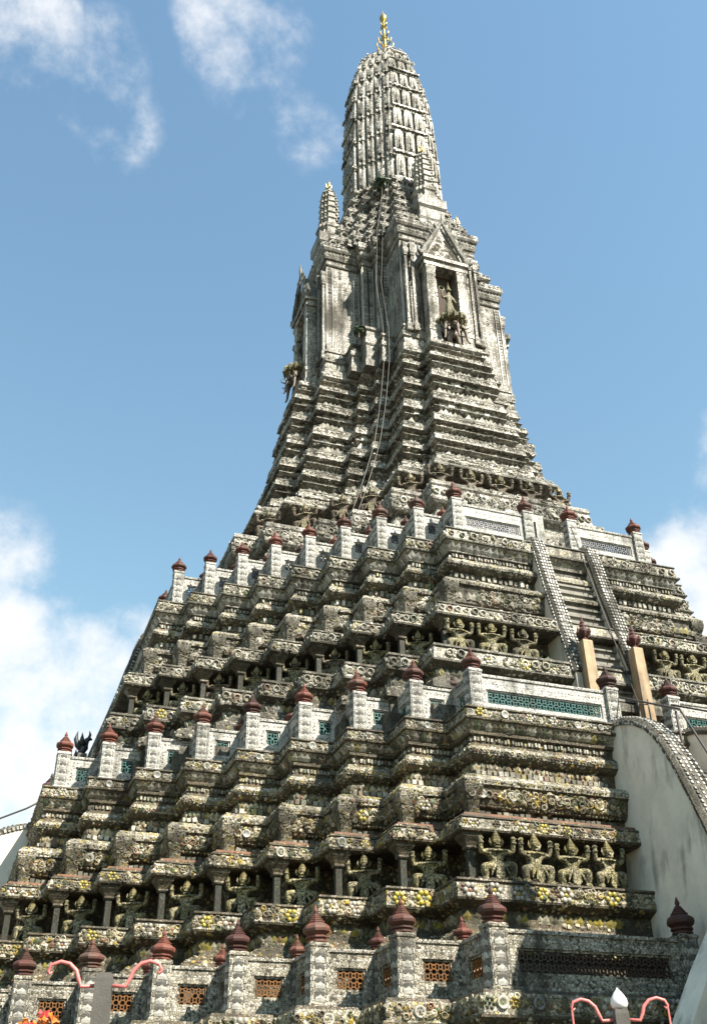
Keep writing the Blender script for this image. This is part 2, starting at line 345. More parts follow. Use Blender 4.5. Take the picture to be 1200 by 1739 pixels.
def band(mb, Q, o, z, kind, sp, sz, pal, out=1.0, tilt=0.0, skip=None, jit=.10, drop=.06, sc_u=1.0, both=True, minL=0.0):
    """a row of relief pieces along every visible edge at offset o and height z"""
    cols, pr = PAL[pal]; cols = np.array(cols)
    for (p, r, nv, L, k) in edges(Q, o):
        if (not both and k != 'front') or L < minL: continue
        n = max(1, int(round(L/sp))); t = (np.arange(n)+.5)/n
        P = p[None]+(r-p)[None]*t[:, None]
        keep = rng.random(n) > drop
        if skip and k == 'front': keep &= ~((np.abs(P[:, 0]) < skip) & (P[:, 1] < -1))
        P = P[keep]; N = len(P)
        if N == 0: continue
        ud = -(r-p)/L
        U = np.zeros((N, 3)); U[:, :2] = ud; Wn = np.zeros((N, 3)); Wn[:, :2] = nv; Vv = np.zeros((N, 3)); Vv[:, 2] = 1
        if tilt: Wn, Vv = Wn*math.cos(tilt)+np.array([0, 0, 1])*math.sin(tilt), Vv*math.cos(tilt)-Wn*math.sin(tilt)
        O = np.column_stack([P, np.full(N, z)])+rng.normal(0, .012, (N, 3)); O[:, :2] -= nv*.015
        s = sz*(1+rng.normal(0, jit, (N, 1)))
        ang = rng.normal(0, .12, (N, 1)); U2 = U*np.cos(ang)+Vv*np.sin(ang); V2 = Vv*np.cos(ang)-U*np.sin(ang)
        c = cols[rng.choice(len(cols), N, p=pr)]*(1+rng.normal(0, .1, (N, 1))); c = np.clip(c, .03, .85)
        mb.inst(TM[kind], O, U2*s*sc_u, V2*s, Wn*s*out, c)
def scatter(mb, Q, o0, z0, o1, z1, dens, sz, pal, kinds=('gem', 'disc', 'flower', 'petal'), skip=None, out=1.2):
    """uneven encrustation over a moulding face"""
    cols, pr = PAL[pal]; cols = np.array(cols)
    h = math.hypot(o1-o0, z1-z0); th = math.atan2(-(o1-o0), z1-z0)
    for (p, r, nv, L, k) in edges(Q, 0):
        N0 = rng.poisson(L*h*dens*2.3)
        for kd in kinds:
            N = int(N0/len(kinds))+int(rng.random() < .5)
            if N == 0: continue
            t = rng.random(N); f = rng.random(N)*.84+.08
            oo = o0+(o1-o0)*f
            dd = (r-p)[None]*t[:, None]; sgn = np.sign(p+r)[None]*0
            P = p[None]+dd
            # the outline translates diagonally in its own quadrant when offset
            qx = np.where(p[0]+r[0] < 0, -1, 1) if abs(p[0]+r[0]) > 1e-3 else 0
            qy = np.where(p[1]+r[1] < 0, -1, 1) if abs(p[1]+r[1]) > 1e-3 else 0
            P = P+oo[:, None]*np.array([qx, qy])[None]
            if skip and k == 'front':
                kp = ~((np.abs(P[:, 0]) < skip)); P = P[kp]; f = f[kp]
                N = len(P)
                if N == 0: continue
            U = np.zeros((N, 3)); U[:, :2] = -(r-p)/L; Wn = np.zeros((N, 3)); Wn[:, :2] = nv*math.cos(th); Wn[:, 2] = math.sin(th)
            Vv = np.cross(Wn, U); Vv *= np.sign(Vv[:, 2:3]+1e-9)
            O = np.column_stack([P, z0+(z1-z0)*f]); s = sz*(.6+.8*rng.random((N, 1)))
            c = np.clip(cols[rng.choice(len(cols), N, p=pr)]*(1+rng.normal(0, .12, (N, 1))), .03, .85)
            a = rng.random((N, 1))*6.28; U2 = U*np.cos(a)+Vv*np.sin(a); V2 = Vv*np.cos(a)-U*np.sin(a)
            mb.inst(TM[kd], O, U2*s, V2*s, Wn*s*out, c)

def encrust(mb, prof, planf, dens, sz, pal, skip=None, zmin=-9, kinds=('gem', 'petal')):
    """small shards over every exposed moulding face"""
    for (o0, z0), (o1, z1) in zip(prof[:-1], prof[1:]):
        h = math.hypot(o1-o0, z1-z0)
        if h < .09 or z0 < zmin or abs(o1-o0) > 1.0 or (z1-z0) < .02: continue
        scatter(mb, planf((z0+z1)/2), o0, z0, o1, z1, dens/2.9, min(sz, h*.6), pal, kinds, skip, .75)
# ------------------------------------------------------------------ setting
g = MB(); g.add([(-1500, -1500, 0), (1500, -1500, 0), (1500, 1500, 0), (-1500, 1500, 0)], [(0, 1, 2, 3)]); gr = obj('ground', g.mesh('ground', 'paving')); gr['kind'] = 'structure'
TOWER = tag(empty('temple_tower'), 'towering cream and grey porcelain-clad temple tower with stepped terraces and corncob spire', 'tower')
def stuff(o): o['kind'] = 'stuff'; return o

aA, bA, aB, bB, aC, bC, NS = 8.65, 22.5, 6.48, 18.36, 4.43, 14.17, 8
QA, QB, QC = stairs_plan(aA, bA, NS), stairs_plan(aB, bB, NS), stairs_plan(aC, bC, NS)
def const(Q): return lambda z: Q
PROF_A = [(2.0, -.1), (2.0, .9), (1.7, 1.1), (1.4, 1.3), (1.4, 2.2), (1.7, 2.4), (1.7, 2.75), (1.2, 3.05), (.95, 3.3), (.95, 3.7), (1.05, 3.85), (.8, 4.0), (.75, 4.05), (.72, 4.5), (.85, 4.62), (1.0, 4.78), (1.0, 4.84), (.86, 4.86), (.84, 5.32), (.8, 5.4), (-1.8, 5.41)]
PROF_B = [(2.5, 5.3), (2.5, 6.0), (2.3, 6.1), (2.25, 6.55), (2.45, 6.65), (2.48, 7.0), (2.42, 7.06), (2.05, 7.34), (1.84, 7.42), (1.80, 7.5), (1.76, 7.92), (1.9, 8.0), (2.08, 8.08), (2.1, 8.14), (2.04, 8.56), (2.1, 8.6), (2.08, 8.66),
          (.75, 8.67), (.72, 10.06), (1.5, 10.08), (1.6, 10.12), (1.62, 10.18), (1.52, 10.5), (1.56, 10.53), (1.50, 10.6), (1.28, 10.66), (.82, 10.68), (.80, 11.02), (.95, 11.06), (1.0, 11.14), (1.08, 11.62), (1.16, 11.68), (1.18, 11.84), (1.12, 11.9), (1.0, 12.02), (.55, 12.09), (.46, 12.12),
          (.42, 12.64), (.56, 12.7), (.68, 12.82), (.70, 12.95), (.62, 13.1), (.46, 13.22), (.40, 13.28), (.40, 13.5), (.5, 13.54), (.5, 13.62), (.46, 13.66), (.52, 13.82), (.64, 13.94), (.70, 13.98), (.70, 14.06), (.62, 14.09), (.6, 14.34), (.66, 14.38), (.64, 14.44), (-1.4, 14.45)]
PROF_C = [(2.95, 14.4), (2.95, 15.2), (2.7, 15.3), (2.68, 15.75), (2.88, 15.85), (2.88, 16.12), (2.55, 16.36), (2.45, 16.42), (2.42, 16.78), (2.6, 16.88), (2.74, 16.94), (2.74, 17.02), (2.64, 17.48), (2.7, 17.52), (2.66, 17.62),
          (1.2, 17.63), (1.15, 19.02), (2.1, 19.04), (2.22, 19.08), (2.24, 19.15), (2.08, 19.56), (2.12, 19.6), (2.0, 19.72), (1.3, 19.76), (1.15, 19.78), (1.1, 20.2), (1.24, 20.26), (1.34, 20.92), (1.44, 20.98), (1.46, 21.1), (1.40, 21.16), (1.28, 21.27), (.82, 21.34), (.74, 21.37),
          (.72, 21.9), (.9, 21.96), (1.06, 22.08), (1.08, 22.2), (.98, 22.36), (.8, 22.46), (.74, 22.5), (.74, 22.72), (.84, 22.76), (.82, 22.86), (.9, 23.04), (1.02, 23.16), (1.08, 23.2), (1.08, 23.28), (.98, 23.31), (.95, 23.74), (1.0, 23.78), (.97, 23.84), (-1.2, 23.85)]
LTA, LTB = [(4.86, 5.32)], [(8.14, 8.57), (10.18, 10.52), (11.68, 12.2), (12.82, 13.1), (13.7, 13.9), (14.09, 14.35)]  # height ranges of the ledge faces painted brighter, as if sunlit
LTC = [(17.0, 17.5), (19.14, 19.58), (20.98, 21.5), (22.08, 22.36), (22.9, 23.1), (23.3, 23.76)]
for nm, Q, pr, mt, lt in (('terrace_wall', QA, PROF_A, ['mosaic_low', 'mosaic_lit_ledge'], LTA), ('terrace_wall', QB, PROF_B, ['mosaic_low', 'mosaic_lit_ledge'], LTB), ('terrace_wall', QC, PROF_C, ['mosaic_mid', 'mosaic_lit_ledge'], LTC)):
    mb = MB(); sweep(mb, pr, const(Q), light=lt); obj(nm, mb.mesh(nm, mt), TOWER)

for Q, pr in ((QB, [(1.30, 10.60), (1.38, 10.64), (1.34, 10.72), (.9, 10.75)]), (QC, [(1.7, 19.70), (1.78, 19.75), (1.72, 19.83), (1.2, 19.86)])):
    mb = MB(); sweep(mb, pr, const(Q), cap=False); obj('stucco_strip', mb.mesh('stucco_strip', 'stucco_red'), TOWER)
# relief rows -------------------------------------------------------
mb = MB(); SK = 3.3
band(mb, QA, .86, 5.1, 'flower', .34, .30, 'low', .8, skip=SK); band(mb, QA, .8, 4.28, 'petal', .2, .3, 'low', .7, skip=SK); band(mb, QA, .9, 4.7, 'gem', .14, .12, 'low', skip=SK)
band(mb, QA, 1.02, 3.86, 'disc', .22, .18, 'low', skip=SK); scatter(mb, QA, .86, 4.88, .84, 5.3, 26, .14, 'low', skip=SK); band(mb, QA, .96, 3.5, 'box', .2, .2, 'low', .5, skip=SK)
encrust(mb, PROF_A, const(QA), 40, .11, 'low', 3.3, 3.0)
stuff(obj('porcelain_relief', mb.mesh('porcelain_relief', 'relief_low'), TOWER))
mb = MB(); SK = 2.1
band(mb, QB, 1.80, 7.72, 'petal', .16, .26, 'yellow', .5, tilt=-.3, skip=2.6); band(mb, QB, 2.26, 7.2, 'gem', .13, .13, 'yellow', tilt=.9, skip=2.6); band(mb, QB, 2.46, 6.83, 'disc', .3, .26, 'low', skip=2.8)
scatter(mb, QB, 2.1, 8.14, 2.04, 8.56, 30, .14, 'low', skip=2.4); band(mb, QB, 2.09, 8.35, 'flower', .40, .32, 'low', .7, skip=2.4, drop=.3)
scatter(mb, QB, 1.62, 10.18, 1.52, 10.5, 30, .13, 'low', skip=2.2); band(mb, QB, 1.6, 10.34, 'flower', .33, .27, 'low', .7, skip=2.2, drop=.25)
band(mb, QB, .82, 10.85, 'box', .19, .16, 'dark', .9, skip=SK); band(mb, QB, 1.0, 11.06, 'gem', .12, .1, 'low', skip=SK)
scatter(mb, QB, 1.0, 11.14, 1.08, 11.62, 62, .15, 'low', skip=SK); band(mb, QB, 1.05, 11.38, 'disc', .27, .24, 'low', skip=SK, drop=.2); band(mb, QB, 1.18, 11.77, 'gem', .11, .1, 'low', skip=SK)
band(mb, QB, 1.07, 11.97, 'flower', .21, .17, 'yellow', .5, tilt=.8, skip=SK); band(mb, QB, .47, 12.28, 'box', .2, .16, 'mid', .6, skip=SK)
band(mb, QB, .42, 12.48, 'box', .16, .10, 'low', 1.0, skip=SK, sc_u=.7); band(mb, QB, .44, 12.48, 'petal', .16, .26, 'low', .5, skip=SK)
band(mb, QB, .63, 12.80, 'gem', .11, .11, 'low', tilt=-.4, skip=SK); band(mb, QB, .71, 12.92, 'disc', .12, .12, 'low', skip=SK); band(mb, QB, .6, 13.1, 'flower', .17, .17, 'yellow', .6, tilt=.7, skip=SK)
band(mb, QB, .40, 13.38, 'box', .12, .13, 'mid', .7, skip=SK, sc_u=.55); band(mb, QB, .57, 13.8, 'petal', .2, .24, 'mid', .6, tilt=-.5, skip=SK); band(mb, QB, .71, 14.02, 'gem', .1, .09, 'low', skip=SK)
scatter(mb, QB, .62, 14.09, .6, 14.34, 34, .11, 'mid', skip=1.6); band(mb, QB, .63, 14.22, 'flower', .3, .2, 'mid', .6, skip=1.6, drop=.3)
encrust(mb, PROF_B, const(QB), 46, .11, 'low', 2.4, 6.6)
stuff(obj('porcelain_relief', mb.mesh('porcelain_relief', 'relief_low'), TOWER))
mb = MB(); SK = 1.7
band(mb, QC, 2.44, 16.6, 'petal', .22, .32, 'mid', .6, tilt=-.25, skip=SK); band(mb, QC, 2.72, 16.2, 'gem', .14, .13, 'mid', tilt=.8, skip=SK); scatter(mb, QC, 2.74, 17.02, 2.64, 17.48, 30, .14, 'mid', skip=SK); band(mb, QC, 2.72, 17.26, 'disc', .42, .3, 'mid', skip=SK, drop=.3)
scatter(mb, QC, 2.24, 19.15, 2.08, 19.56, 30, .13, 'mid', skip=SK); band(mb, QC, 2.18, 19.36, 'disc', .33, .27, 'mid', skip=SK, drop=.2)
band(mb, QC, 1.12, 20.0, 'box', .2, .18, 'dark', .9, skip=SK); scatter(mb, QC, 1.24, 20.26, 1.34, 20.92, 55, .16, 'mid', skip=SK); band(mb, QC, 1.3, 20.55, 'petal', .2, .3, 'mid', .6, skip=SK, drop=.15); band(mb, QC, 1.32, 20.8, 'flower', .24, .2, 'mid', .7, skip=SK, drop=.2); band(mb, QC, 1.46, 21.04, 'gem', .12, .1, 'mid', skip=SK)
band(mb, QC, 1.33, 21.22, 'flower', .24, .16, 'white', .4, tilt=.8, skip=SK, drop=.25); band(mb, QC, .73, 21.73, 'box', .24, .24, 'mid', .5, skip=SK, sc_u=.6)
band(mb, QC, 1.0, 22.02, 'gem', .12, .12, 'dark', tilt=-.4, skip=SK); band(mb, QC, 1.08, 22.14, 'disc', .14, .13, 'mid', skip=SK); band(mb, QC, .98, 22.34, 'flower', .2, .19, 'yellow', .6, tilt=.7, skip=SK)
band(mb, QC, .74, 22.6, 'box', .14, .14, 'mid', .8, skip=SK, sc_u=.5); band(mb, QC, .88, 22.98, 'petal', .27, .34, 'white', .6, tilt=-.45, skip=SK); band(mb, QC, 1.09, 23.24, 'gem', .11, .09, 'mid', skip=SK)
scatter(mb, QC, .98, 23.31, .95, 23.74, 30, .13, 'mid', skip=SK); band(mb, QC, .98, 23.52, 'disc', .48, .26, 'mid', skip=SK, drop=.3)
encrust(mb, PROF_C, const(QC), 40, .12, 'mid', 1.75, 15.7)
stuff(obj('porcelain_relief', mb.mesh('porcelain_relief', 'relief_mid'), TOWER))

# single blossoms and plates large enough to pick out -----------------
def flower_mesh(pet, ctr, k=6):
    mb = MB()
    for i in range(k):
        a = 2*math.pi*i/k; cx, cz = .165*math.cos(a), .165*math.sin(a)
        V = [(cx, -.055, cz)]; n = 8
        for r, y in ((.06, -.05), (.085, -.02), (.088, .02)):
            for j in range(n): t = 2*math.pi*j/n; V.append((cx+r*math.cos(t), y, cz+r*math.sin(t)))
        F = [(0, 1+j, 1+(j+1) % n) for j in range(n)]
        for q in range(2): F += [(1+q*n+j, 1+(q+1)*n+j, 1+(q+1)*n+(j+1) % n, 1+q*n+(j+1) % n) for j in range(n)]
        mb.add(V, F, mi=0)
    V = [(0, -.07, 0)]+[(.075*math.cos(2*math.pi*j/8), .02, .075*math.sin(2*math.pi*j/8)) for j in range(8)]
    mb.add(V, [(0, 1+j, 1+(j+1) % 8) for j in range(8)], mi=1)
    return fix_normals(mb.mesh('blossom', [pet, ctr], True))
def plate_mesh(rim, ctr):
    mb = MB(); n = 14; V = []; prof = [(.21, .02), (.21, -.05), (.18, -.07), (.12, -.02), (.09, -.012), (.0, -.01)]
    for r, y in prof:
        for j in range(n): t = 2*math.pi*j/n; V.append((max(r, .002)*math.cos(t), y, max(r, .002)*math.sin(t)))
    for q in range(len(prof)-1): mb.add(V if q == 0 else [], [(q*n+j, q*n+(j+1) % n, (q+1)*n+(j+1) % n, (q+1)*n+j) for j in range(n)], mi=0 if q < 3 else 1) if q == 0 else None
    F = []; 
    mb2 = MB(); mb2.add(V, [(q*n+j, (q+1)*n+j, (q+1)*n+(j+1) % n, q*n+(j+1) % n) for q in range(3) for j in range(n)], mi=0)
    mb2.L += [np.array([q*n+j, (q+1)*n+j, (q+1)*n+(j+1) % n, q*n+(j+1) % n]) for q in (3, 4) for j in range(n)]; mb2.S.append(np.full(2*n, 4)); mb2.C.append(np.tile((.5, .5, .5), (2*n, 1))); mb2.M.append(np.full(2*n, 1))
    return fix_normals(mb2.mesh('plate', [rim, ctr], True))
FL = [flower_mesh('glaze_yellow', 'glaze_green'), flower_mesh('glaze_white', 'glaze_rose'), flower_mesh('glaze_white', 'glaze_yellow'), flower_mesh('glaze_rose', 'glaze_white'), flower_mesh('glaze_yellow', 'glaze_white')]
PL = [plate_mesh('glaze_white', 'glaze_green'), plate_mesh('glaze_white', 'glaze_blue'), plate_mesh('glaze_blue', 'glaze_green')]
nfl = 0
def blossoms(Q, o, z, sp, size, wts, skip, pplate=.2, only_front=True, first=0.0):
    global nfl
    for (p, r, nv, L, k) in edges(Q, o):
        if only_front and k != 'front': continue
        n = max(1, int(L/sp))
        for i in range(n):
            q = p+(r-p)*((i+.5)/n)
            if (abs(q[0]) < skip and q[1] < -1) or q[0] > 7.5 or nfl >= 290: continue
            if rng.random() < first: continue
            me = PL[rng.integers(3)] if rng.random() < pplate else FL[rng.choice(5, p=wts if L < 3 else [.12, .45, .25, .13, .05])]
            s = size*(.85+.3*rng.random())
            o_ = obj('porcelain_plate' if me in PL else 'porcelain_flower', me, TOWER, (q[0]+nv[0]*.02, q[1]+nv[1]*.02, z+rng.normal(0, .015)), math.atan2(nv[0], -nv[1])*-1 if False else (0 if nv[1] < -.5 else -math.pi/2), (s, s, s)); nfl += 1
blossoms(QB, 2.08, 8.35, .74, .82, [.40, .25, .15, .08, .12], 2.5, .15, first=.35)
blossoms(QB, 1.58, 10.33, .74, .68, [.42, .28, .12, .08, .10], 2.3, .15, first=.35)
blossoms(QB, .62, 14.21, .85, .62, [.25, .3, .25, .1, .1], 1.6, .45)
blossoms(QB, 1.06, 11.38, .95, .7, [.3, .3, .2, .1, .1], 2.1, .3, first=.35)
blossoms(QC, 2.7, 17.25, 1.3, .8, [.12, .4, .3, .1, .08], 1.7, .5, first=.3)
blossoms(QA, .85, 5.1, .95, .85, [.1, .5, .3, .05, .05], 3.4, .4, first=.2)

# parapets: posts with finials, pierced panels -------------------------
def finial_mesh(s=1.0, old=False):
    mb = MB()
    mb.loft([(r*s, z*s) for r, z in [(.25, 0), (.29, .02), (.29, .06), (.24, .08), (.24, .1), (.31, .12), (.31, .155), (.26, .17), (.27, .19), (.37, .26), (.385, .32), (.36, .385), (.22, .47), (.235, .48), (.235, .51), (.17, .53), (.185, .54), (.185, .565), (.13, .585), (.145, .595), (.145, .62), (.095, .64), (.105, .65), (.10, .675), (.05, .69), (.06, .72), (.07, .76), (.05, .82), (.012, .91)]], 8, math.pi/8)
    return fix_normals(mb.mesh('finial', 'old_red' if old else 'terracotta'))
def post_mesh(hw, h, mat, relief):
    mb = MB()
    mb.loft([(hw+.05, 0), (hw+.05, .10), (hw+.02, .13), (hw, .15), (hw, h-.12), (hw+.025, h-.10), (hw+.025, h-.04), (hw-.01, h)])
    # raised borders and lozenge chain on the four faces
    O = []; U = []; Vv = []; Wn = []; kinds = []
    zs = np.arange(.24, h-.16, .155)
    for ang in range(4):
        c, s = round(math.cos(ang*math.pi/2)), round(math.sin(ang*math.pi/2)); n = np.array([s, -c, 0.]); u = np.array([c, s, 0.])
        for z in zs: O.append(n*hw+np.array([0, 0, z])); U.append(u); Wn.append(n)
    O, U, Wn = map(np.array, (O, U, Wn)); V3 = np.tile([0, 0, 1.], (len(O), 1)); cc = np.tile(relief, (len(O), 1))*(.8+.3*rng.random((len(O), 1)))
    m2 = MB(); cc[1::2] *= .30; m2.inst(TM['petal'], O, U*hw*1.2, V3*.17, Wn*.10, cc)
    for sx in (-.78, .78): m2.inst(TM['box'], O+U*hw*sx, U*.045, V3*.13, Wn*.014, cc)
    k = len(mb.M); 
    for V in m2.V: mb.V.append(V)
    for L in m2.L: mb.L.append(L+mb.n)
    mb.n += m2.n; mb.S += m2.S; mb.C += m2.C; mb.M += [np.full(len(x), 1) for x in m2.M]
    return mb.mesh('parapet_post', [mat, 'relief_white'])
attr_mat('relief_white', .24, .55)
def panel_mesh(w, h, ow, oh, oz, d, mat, relief=True):
    """framed panel with one opening; local x along, y depth (front at -d/2), z up"""
    mb = MB(); x = w/2; y = d/2
    mb.box(-x, x, -y, y, 0, oz-.06); mb.box(-x, x, -y, y, oz+oh+.06, h-.09); mb.box(-x, x, -y-.04, y+.04, h-.088, h)
    mb.box(-x, -ow/2-.06, -y+.002, y-.002, oz-.06, oz+oh+.06); mb.box(ow/2+.06, x, -y+.002, y-.002, oz-.06, oz+oh+.06)
    # stepped reveal around the opening
    e = .06; yy = y-.05
    mb.box(-ow/2-e, ow/2+e, -yy, yy, oz-e, oz); mb.box(-ow/2-e, ow/2+e, -yy, yy, oz+oh, oz+oh+e); mb.box(-ow/2-e, -ow/2, -yy+.003, yy-.003, oz, oz+oh); mb.box(ow/2, ow/2+e, -yy+.003, yy-.003, oz, oz+oh)
    m2 = MB(); O = []
    xs = np.arange(-x+.07, x-.04, .13)
    for q in xs:
        O.append((q, -y-.038, h-.044))
        if h-.09-(oz+oh+.06) > .07: O.append((q, -y+.002, (h-.09+oz+oh+.06)/2))
        if oz-.06 > .1: O.append((q, -y+.002, (oz-.06)*.72)); 
        if oz-.06 > .22: O.append((q, -y+.002, (oz-.06)*.3))
    for q in np.arange(oz, oz+oh, .13):
        if (w-ow)/2-.06 > .09:
            O.append((-(x+ow/2+.06)/2, -y+.004, q)); O.append(((x+ow/2+.06)/2, -y+.004, q))
    O = np.array(O); N = len(O); cc = np.array(PAL['white'][0]+[(.16, .15, .13)])[rng.integers(0, 4, N)]
    m2.inst(TM['gem'], O, np.tile([.11, 0, 0], (N, 1)), np.tile([0, 0, .085], (N, 1)), np.tile([0, -.04, 0], (N, 1)), cc)
    for V in m2.V: mb.V.append(V)
    for L in m2.L: mb.L.append(L+mb.n)
    mb.n += m2.n; mb.S += m2.S; mb.C += m2.C; mb.M += [np.full(len(q), 1) for q in m2.M]
    return mb.mesh('parapet_panel', [mat, 'relief_white'])
def lattice_mesh(ow, oh, oz, mat, cell):
    """pierced ceramic screen: rings linked by crossing bars"""
    mb = MB(); nx = max(1, int(round(ow/cell))); nz_ = max(1, int(round(oh/cell))); cx, cz = ow/nx, oh/nz_
    th = min(cx, cz)*.09
    for i in range(nx):
        for j in range(nz_):
            x, z = -ow/2+cx*(i+.5), oz+cz*(j+.5); n = 10; ro, ri = .36*min(cx, cz), .21*min(cx, cz)
            V = []
            for y in (-.03, .03):
                for r in (ro, ri):
                    for k in range(n): t = 2*math.pi*k/n; V.append((x+r*math.cos(t), y, z+r*math.sin(t)))
            F = []
            for k in range(n):
                k2 = (k+1) % n
                F += [(k, k2, n+k2, n+k), (2*n+k, 3*n+k, 3*n+k2, 2*n+k2), (k, 2*n+k, 2*n+k2, k2), (n+k, n+k2, 3*n+k2, 3*n+k)]
            mb.add(V, F)
            for sx, sz in ((1, 1), (1, -1), (-1, 1), (-1, -1)):
                a = np.array([x+sx*ro*.7, 0, z+sz*ro*.7]); b = np.array([x+sx*cx/2, 0, z+sz*cz/2]); d = b-a; d /= np.linalg.norm(d); pp = np.array([-d[2], 0, d[0]])*th; yv = np.array([0, .026, 0])
                V = [a-pp-yv, a+pp-yv, b+pp-yv, b-pp-yv, a-pp+yv, a+pp+yv, b+pp+yv, b-pp+yv]
                mb.add(V, [(0, 1, 2, 3), (7, 6, 5, 4), (0, 4, 5, 1), (1, 5, 6, 2), (2, 6, 7, 3), (3, 7, 4, 0)])
    return fix_normals(mb.mesh('lattice', mat))
def parapet(a, b, zf, hpost, hw, hsm, hpan, win, winz, big, bigz, lat, cell, bay_in, mat, fs):
    s = (b-a)/NS; d = .2
    P = post_mesh(hw, hpost, mat, (.62, .6, .54)); Ps = post_mesh(.15, hsm, mat, (.55, .53, .48)); Fm = finial_mesh(fs); Fs = finial_mesh(fs*.72)
    wp = s-hw-.15
    M1 = panel_mesh(wp, hpan, win[0], win[1], winz, d, mat); L1 = lattice_mesh(win[0], win[1], winz, lat, cell)
    wb = a-bay_in-2*hw; Mb = panel_mesh(wb, hpan, wb-big[0], big[1], bigz, d, mat); Lb = lattice_mesh(wb-big[0], big[1], bigz, 'brown_lattice' if lat == 'orange_glaze' else lat, cell)
    def post(x, y, m, f, h):
        o = obj('parapet_post', m, TOWER, (x, y, zf), rng.normal(0, .02)); f_ = obj('finial', f, o, (0, 0, h-.004), 0, (1+rng.normal(0, .03),)*2+(1+rng.normal(0, .05),)); f_.rotation_euler = (rng.normal(0, .02), rng.normal(0, .02), rng.normal(0, .12))
    def pan(x, y, m, l, rz):
        o = obj('parapet_panel', m, TOWER, (x, y, zf), rz); obj('lattice', l, o)
    for q in (-1, 1):
        for i in range(NS+1):
            cx, cy = (a+i*s), -b+i*s
            post(q*cx, cy, P, Fm, hpost)
            if i < NS:
                post(q*cx, cy+s, Ps, Fs, hsm)                                   # re-entrant corner
                pan(q*(cx+.15+wp/2), cy+s, M1, L1, 0)                           # faces the front
                pan(q*cx, cy+s-.15-wp/2, M1, L1, -math.pi/2*1 if q < 0 else math.pi/2)
        post(q*bay_in, -b, P, Fm, hpost); pan(q*(a+bay_in)/2, -b, Mb, Lb, 0)
    post(-b, -bay_in, P, Fm, hpost); post(-b, bay_in, P, Fm, hpost); post(-b, a, P, Fm, hpost)
    pan(-b, -(a+bay_in)/2, Mb, Lb, -math.pi/2); pan(-b, (a+bay_in)/2, Mb, Lb, -math.pi/2)
parapet(aA, bA, 5.42, 1.60, .25, 1.5, 1.48, (.74, .46), .50, (.7, .5), .5, 'orange_glaze', .21, 3.07, 'mosaic_post', .98)
parapet(aB, bB, 14.46, 1.50, .23, 1.38, 1.36, (.44, .46), .44, (.5, .41), .38, 'teal_glaze', .23, 1.26, 'mosaic_white', .94)
parapet(aC, bC, 23.86, 2.05, .22, 1.86, 1.84, (.34, .44), .92, (.46, .42), .80, 'slate_glaze', .2, 1.08, 'mosaic_white', .94)  # dark slate lattice in the small windows paints in the shade of empty openings

# corner pilasters of the statue bands and pedestals of the friezes
def pilaster(prof, mat, name='corner_pilaster', seg=4, shards=0, pal='low', rel='relief_low'):
    mb = MB(); mb.loft(prof, seg); me0 = fix_normals(mb.mesh(name, mat))
    if not shards: return me0
    mb = MB(); mb.loft(prof, seg); mb.L = [x[::1] for x in mb.L]
    cols, pr = PAL[pal]; cols = np.array(cols); k0 = len(mb.M)
    for (r0, z0), (r1, z1) in zip(prof[:-1], prof[1:]):
        h = math.hypot(r1-r0, z1-z0)
        if h < .08 or z1-z0 < .02: continue
        for ang in range(4):
            c, s_ = round(math.cos(ang*math.pi/2)), round(math.sin(ang*math.pi/2)); n = np.array([s_, -c, 0.]); u = np.array([c, s_, 0.]); N = max(1, rng.poisson(2*r0*h*shards)); f = rng.random(N); x = rng.uniform(-.9, .9, N)
            rr = r0+(r1-r0)*f; O = n[None]*rr[:, None]+u[None]*(x*rr)[:, None]; O[:, 2] = z0+(z1-z0)*f; sz = (.07+.08*rng.random((N, 1)))
            mb.inst(TM['flower' if rng.random() < .3 else 'gem'], O, np.tile(u, (N, 1))*sz, np.tile([0, 0, 1.], (N, 1))*sz, np.tile(n, (N, 1))*sz, cols[rng.choice(len(cols), N, p=pr)])
    mb.M = mb.M[:k0]+[np.full(len(x), 1) for x in mb.M[k0:]]
    bpy.data.meshes.remove(me0)
    return mb.mesh(name, [mat, rel])
PB1 = pilaster([(.13, 0), (.13, .12), (.10, .16), (.095, 1.0)], 'green_glaze'); PCP = pilaster([(.13, 1.0), (.16, 1.04), (.15, 1.1), (.2, 1.2), (.30, 1.33), (.31, 1.42)], 'mosaic_low', 'capital')
PB2 = pilaster([(.22, 0), (.22, .05), (.17, .12), (.16, .32), (.19, .5), (.27, .72), (.30, .86), (.30, .98)], 'mosaic_mid', shards=90)
PC2 = pilaster([(.24, 0), (.24, .06), (.18, .14), (.16, .45), (.19, .75), (.28, 1.0), (.30, 1.15), (.30, 1.2)], 'mosaic_mid', shards=90, pal='mid', rel='relief_mid')
for q in (-1, 1):
    for i in range(NS+1):
        s = (bB-aB)/NS; x, y = aB+i*s, -bB+i*s
        obj('capital', PCP, obj('corner_pilaster', PB1, TOWER, (q*(x+1.2), y-1.2, 8.66))); obj('corner_pedestal', PB2, TOWER, (q*(x+.86), y-.86, 10.69))
        s = (bC-aC)/NS; x, y = aC+i*s, -bC+i*s
        obj('capital', PCP, obj('corner_pilaster', PB1, TOWER, (q*(x+1.78), y-1.78, 17.62))); obj('corner_pedestal', PC2, TOWER, (q*(x+1.16), y-1.16, 19.78))

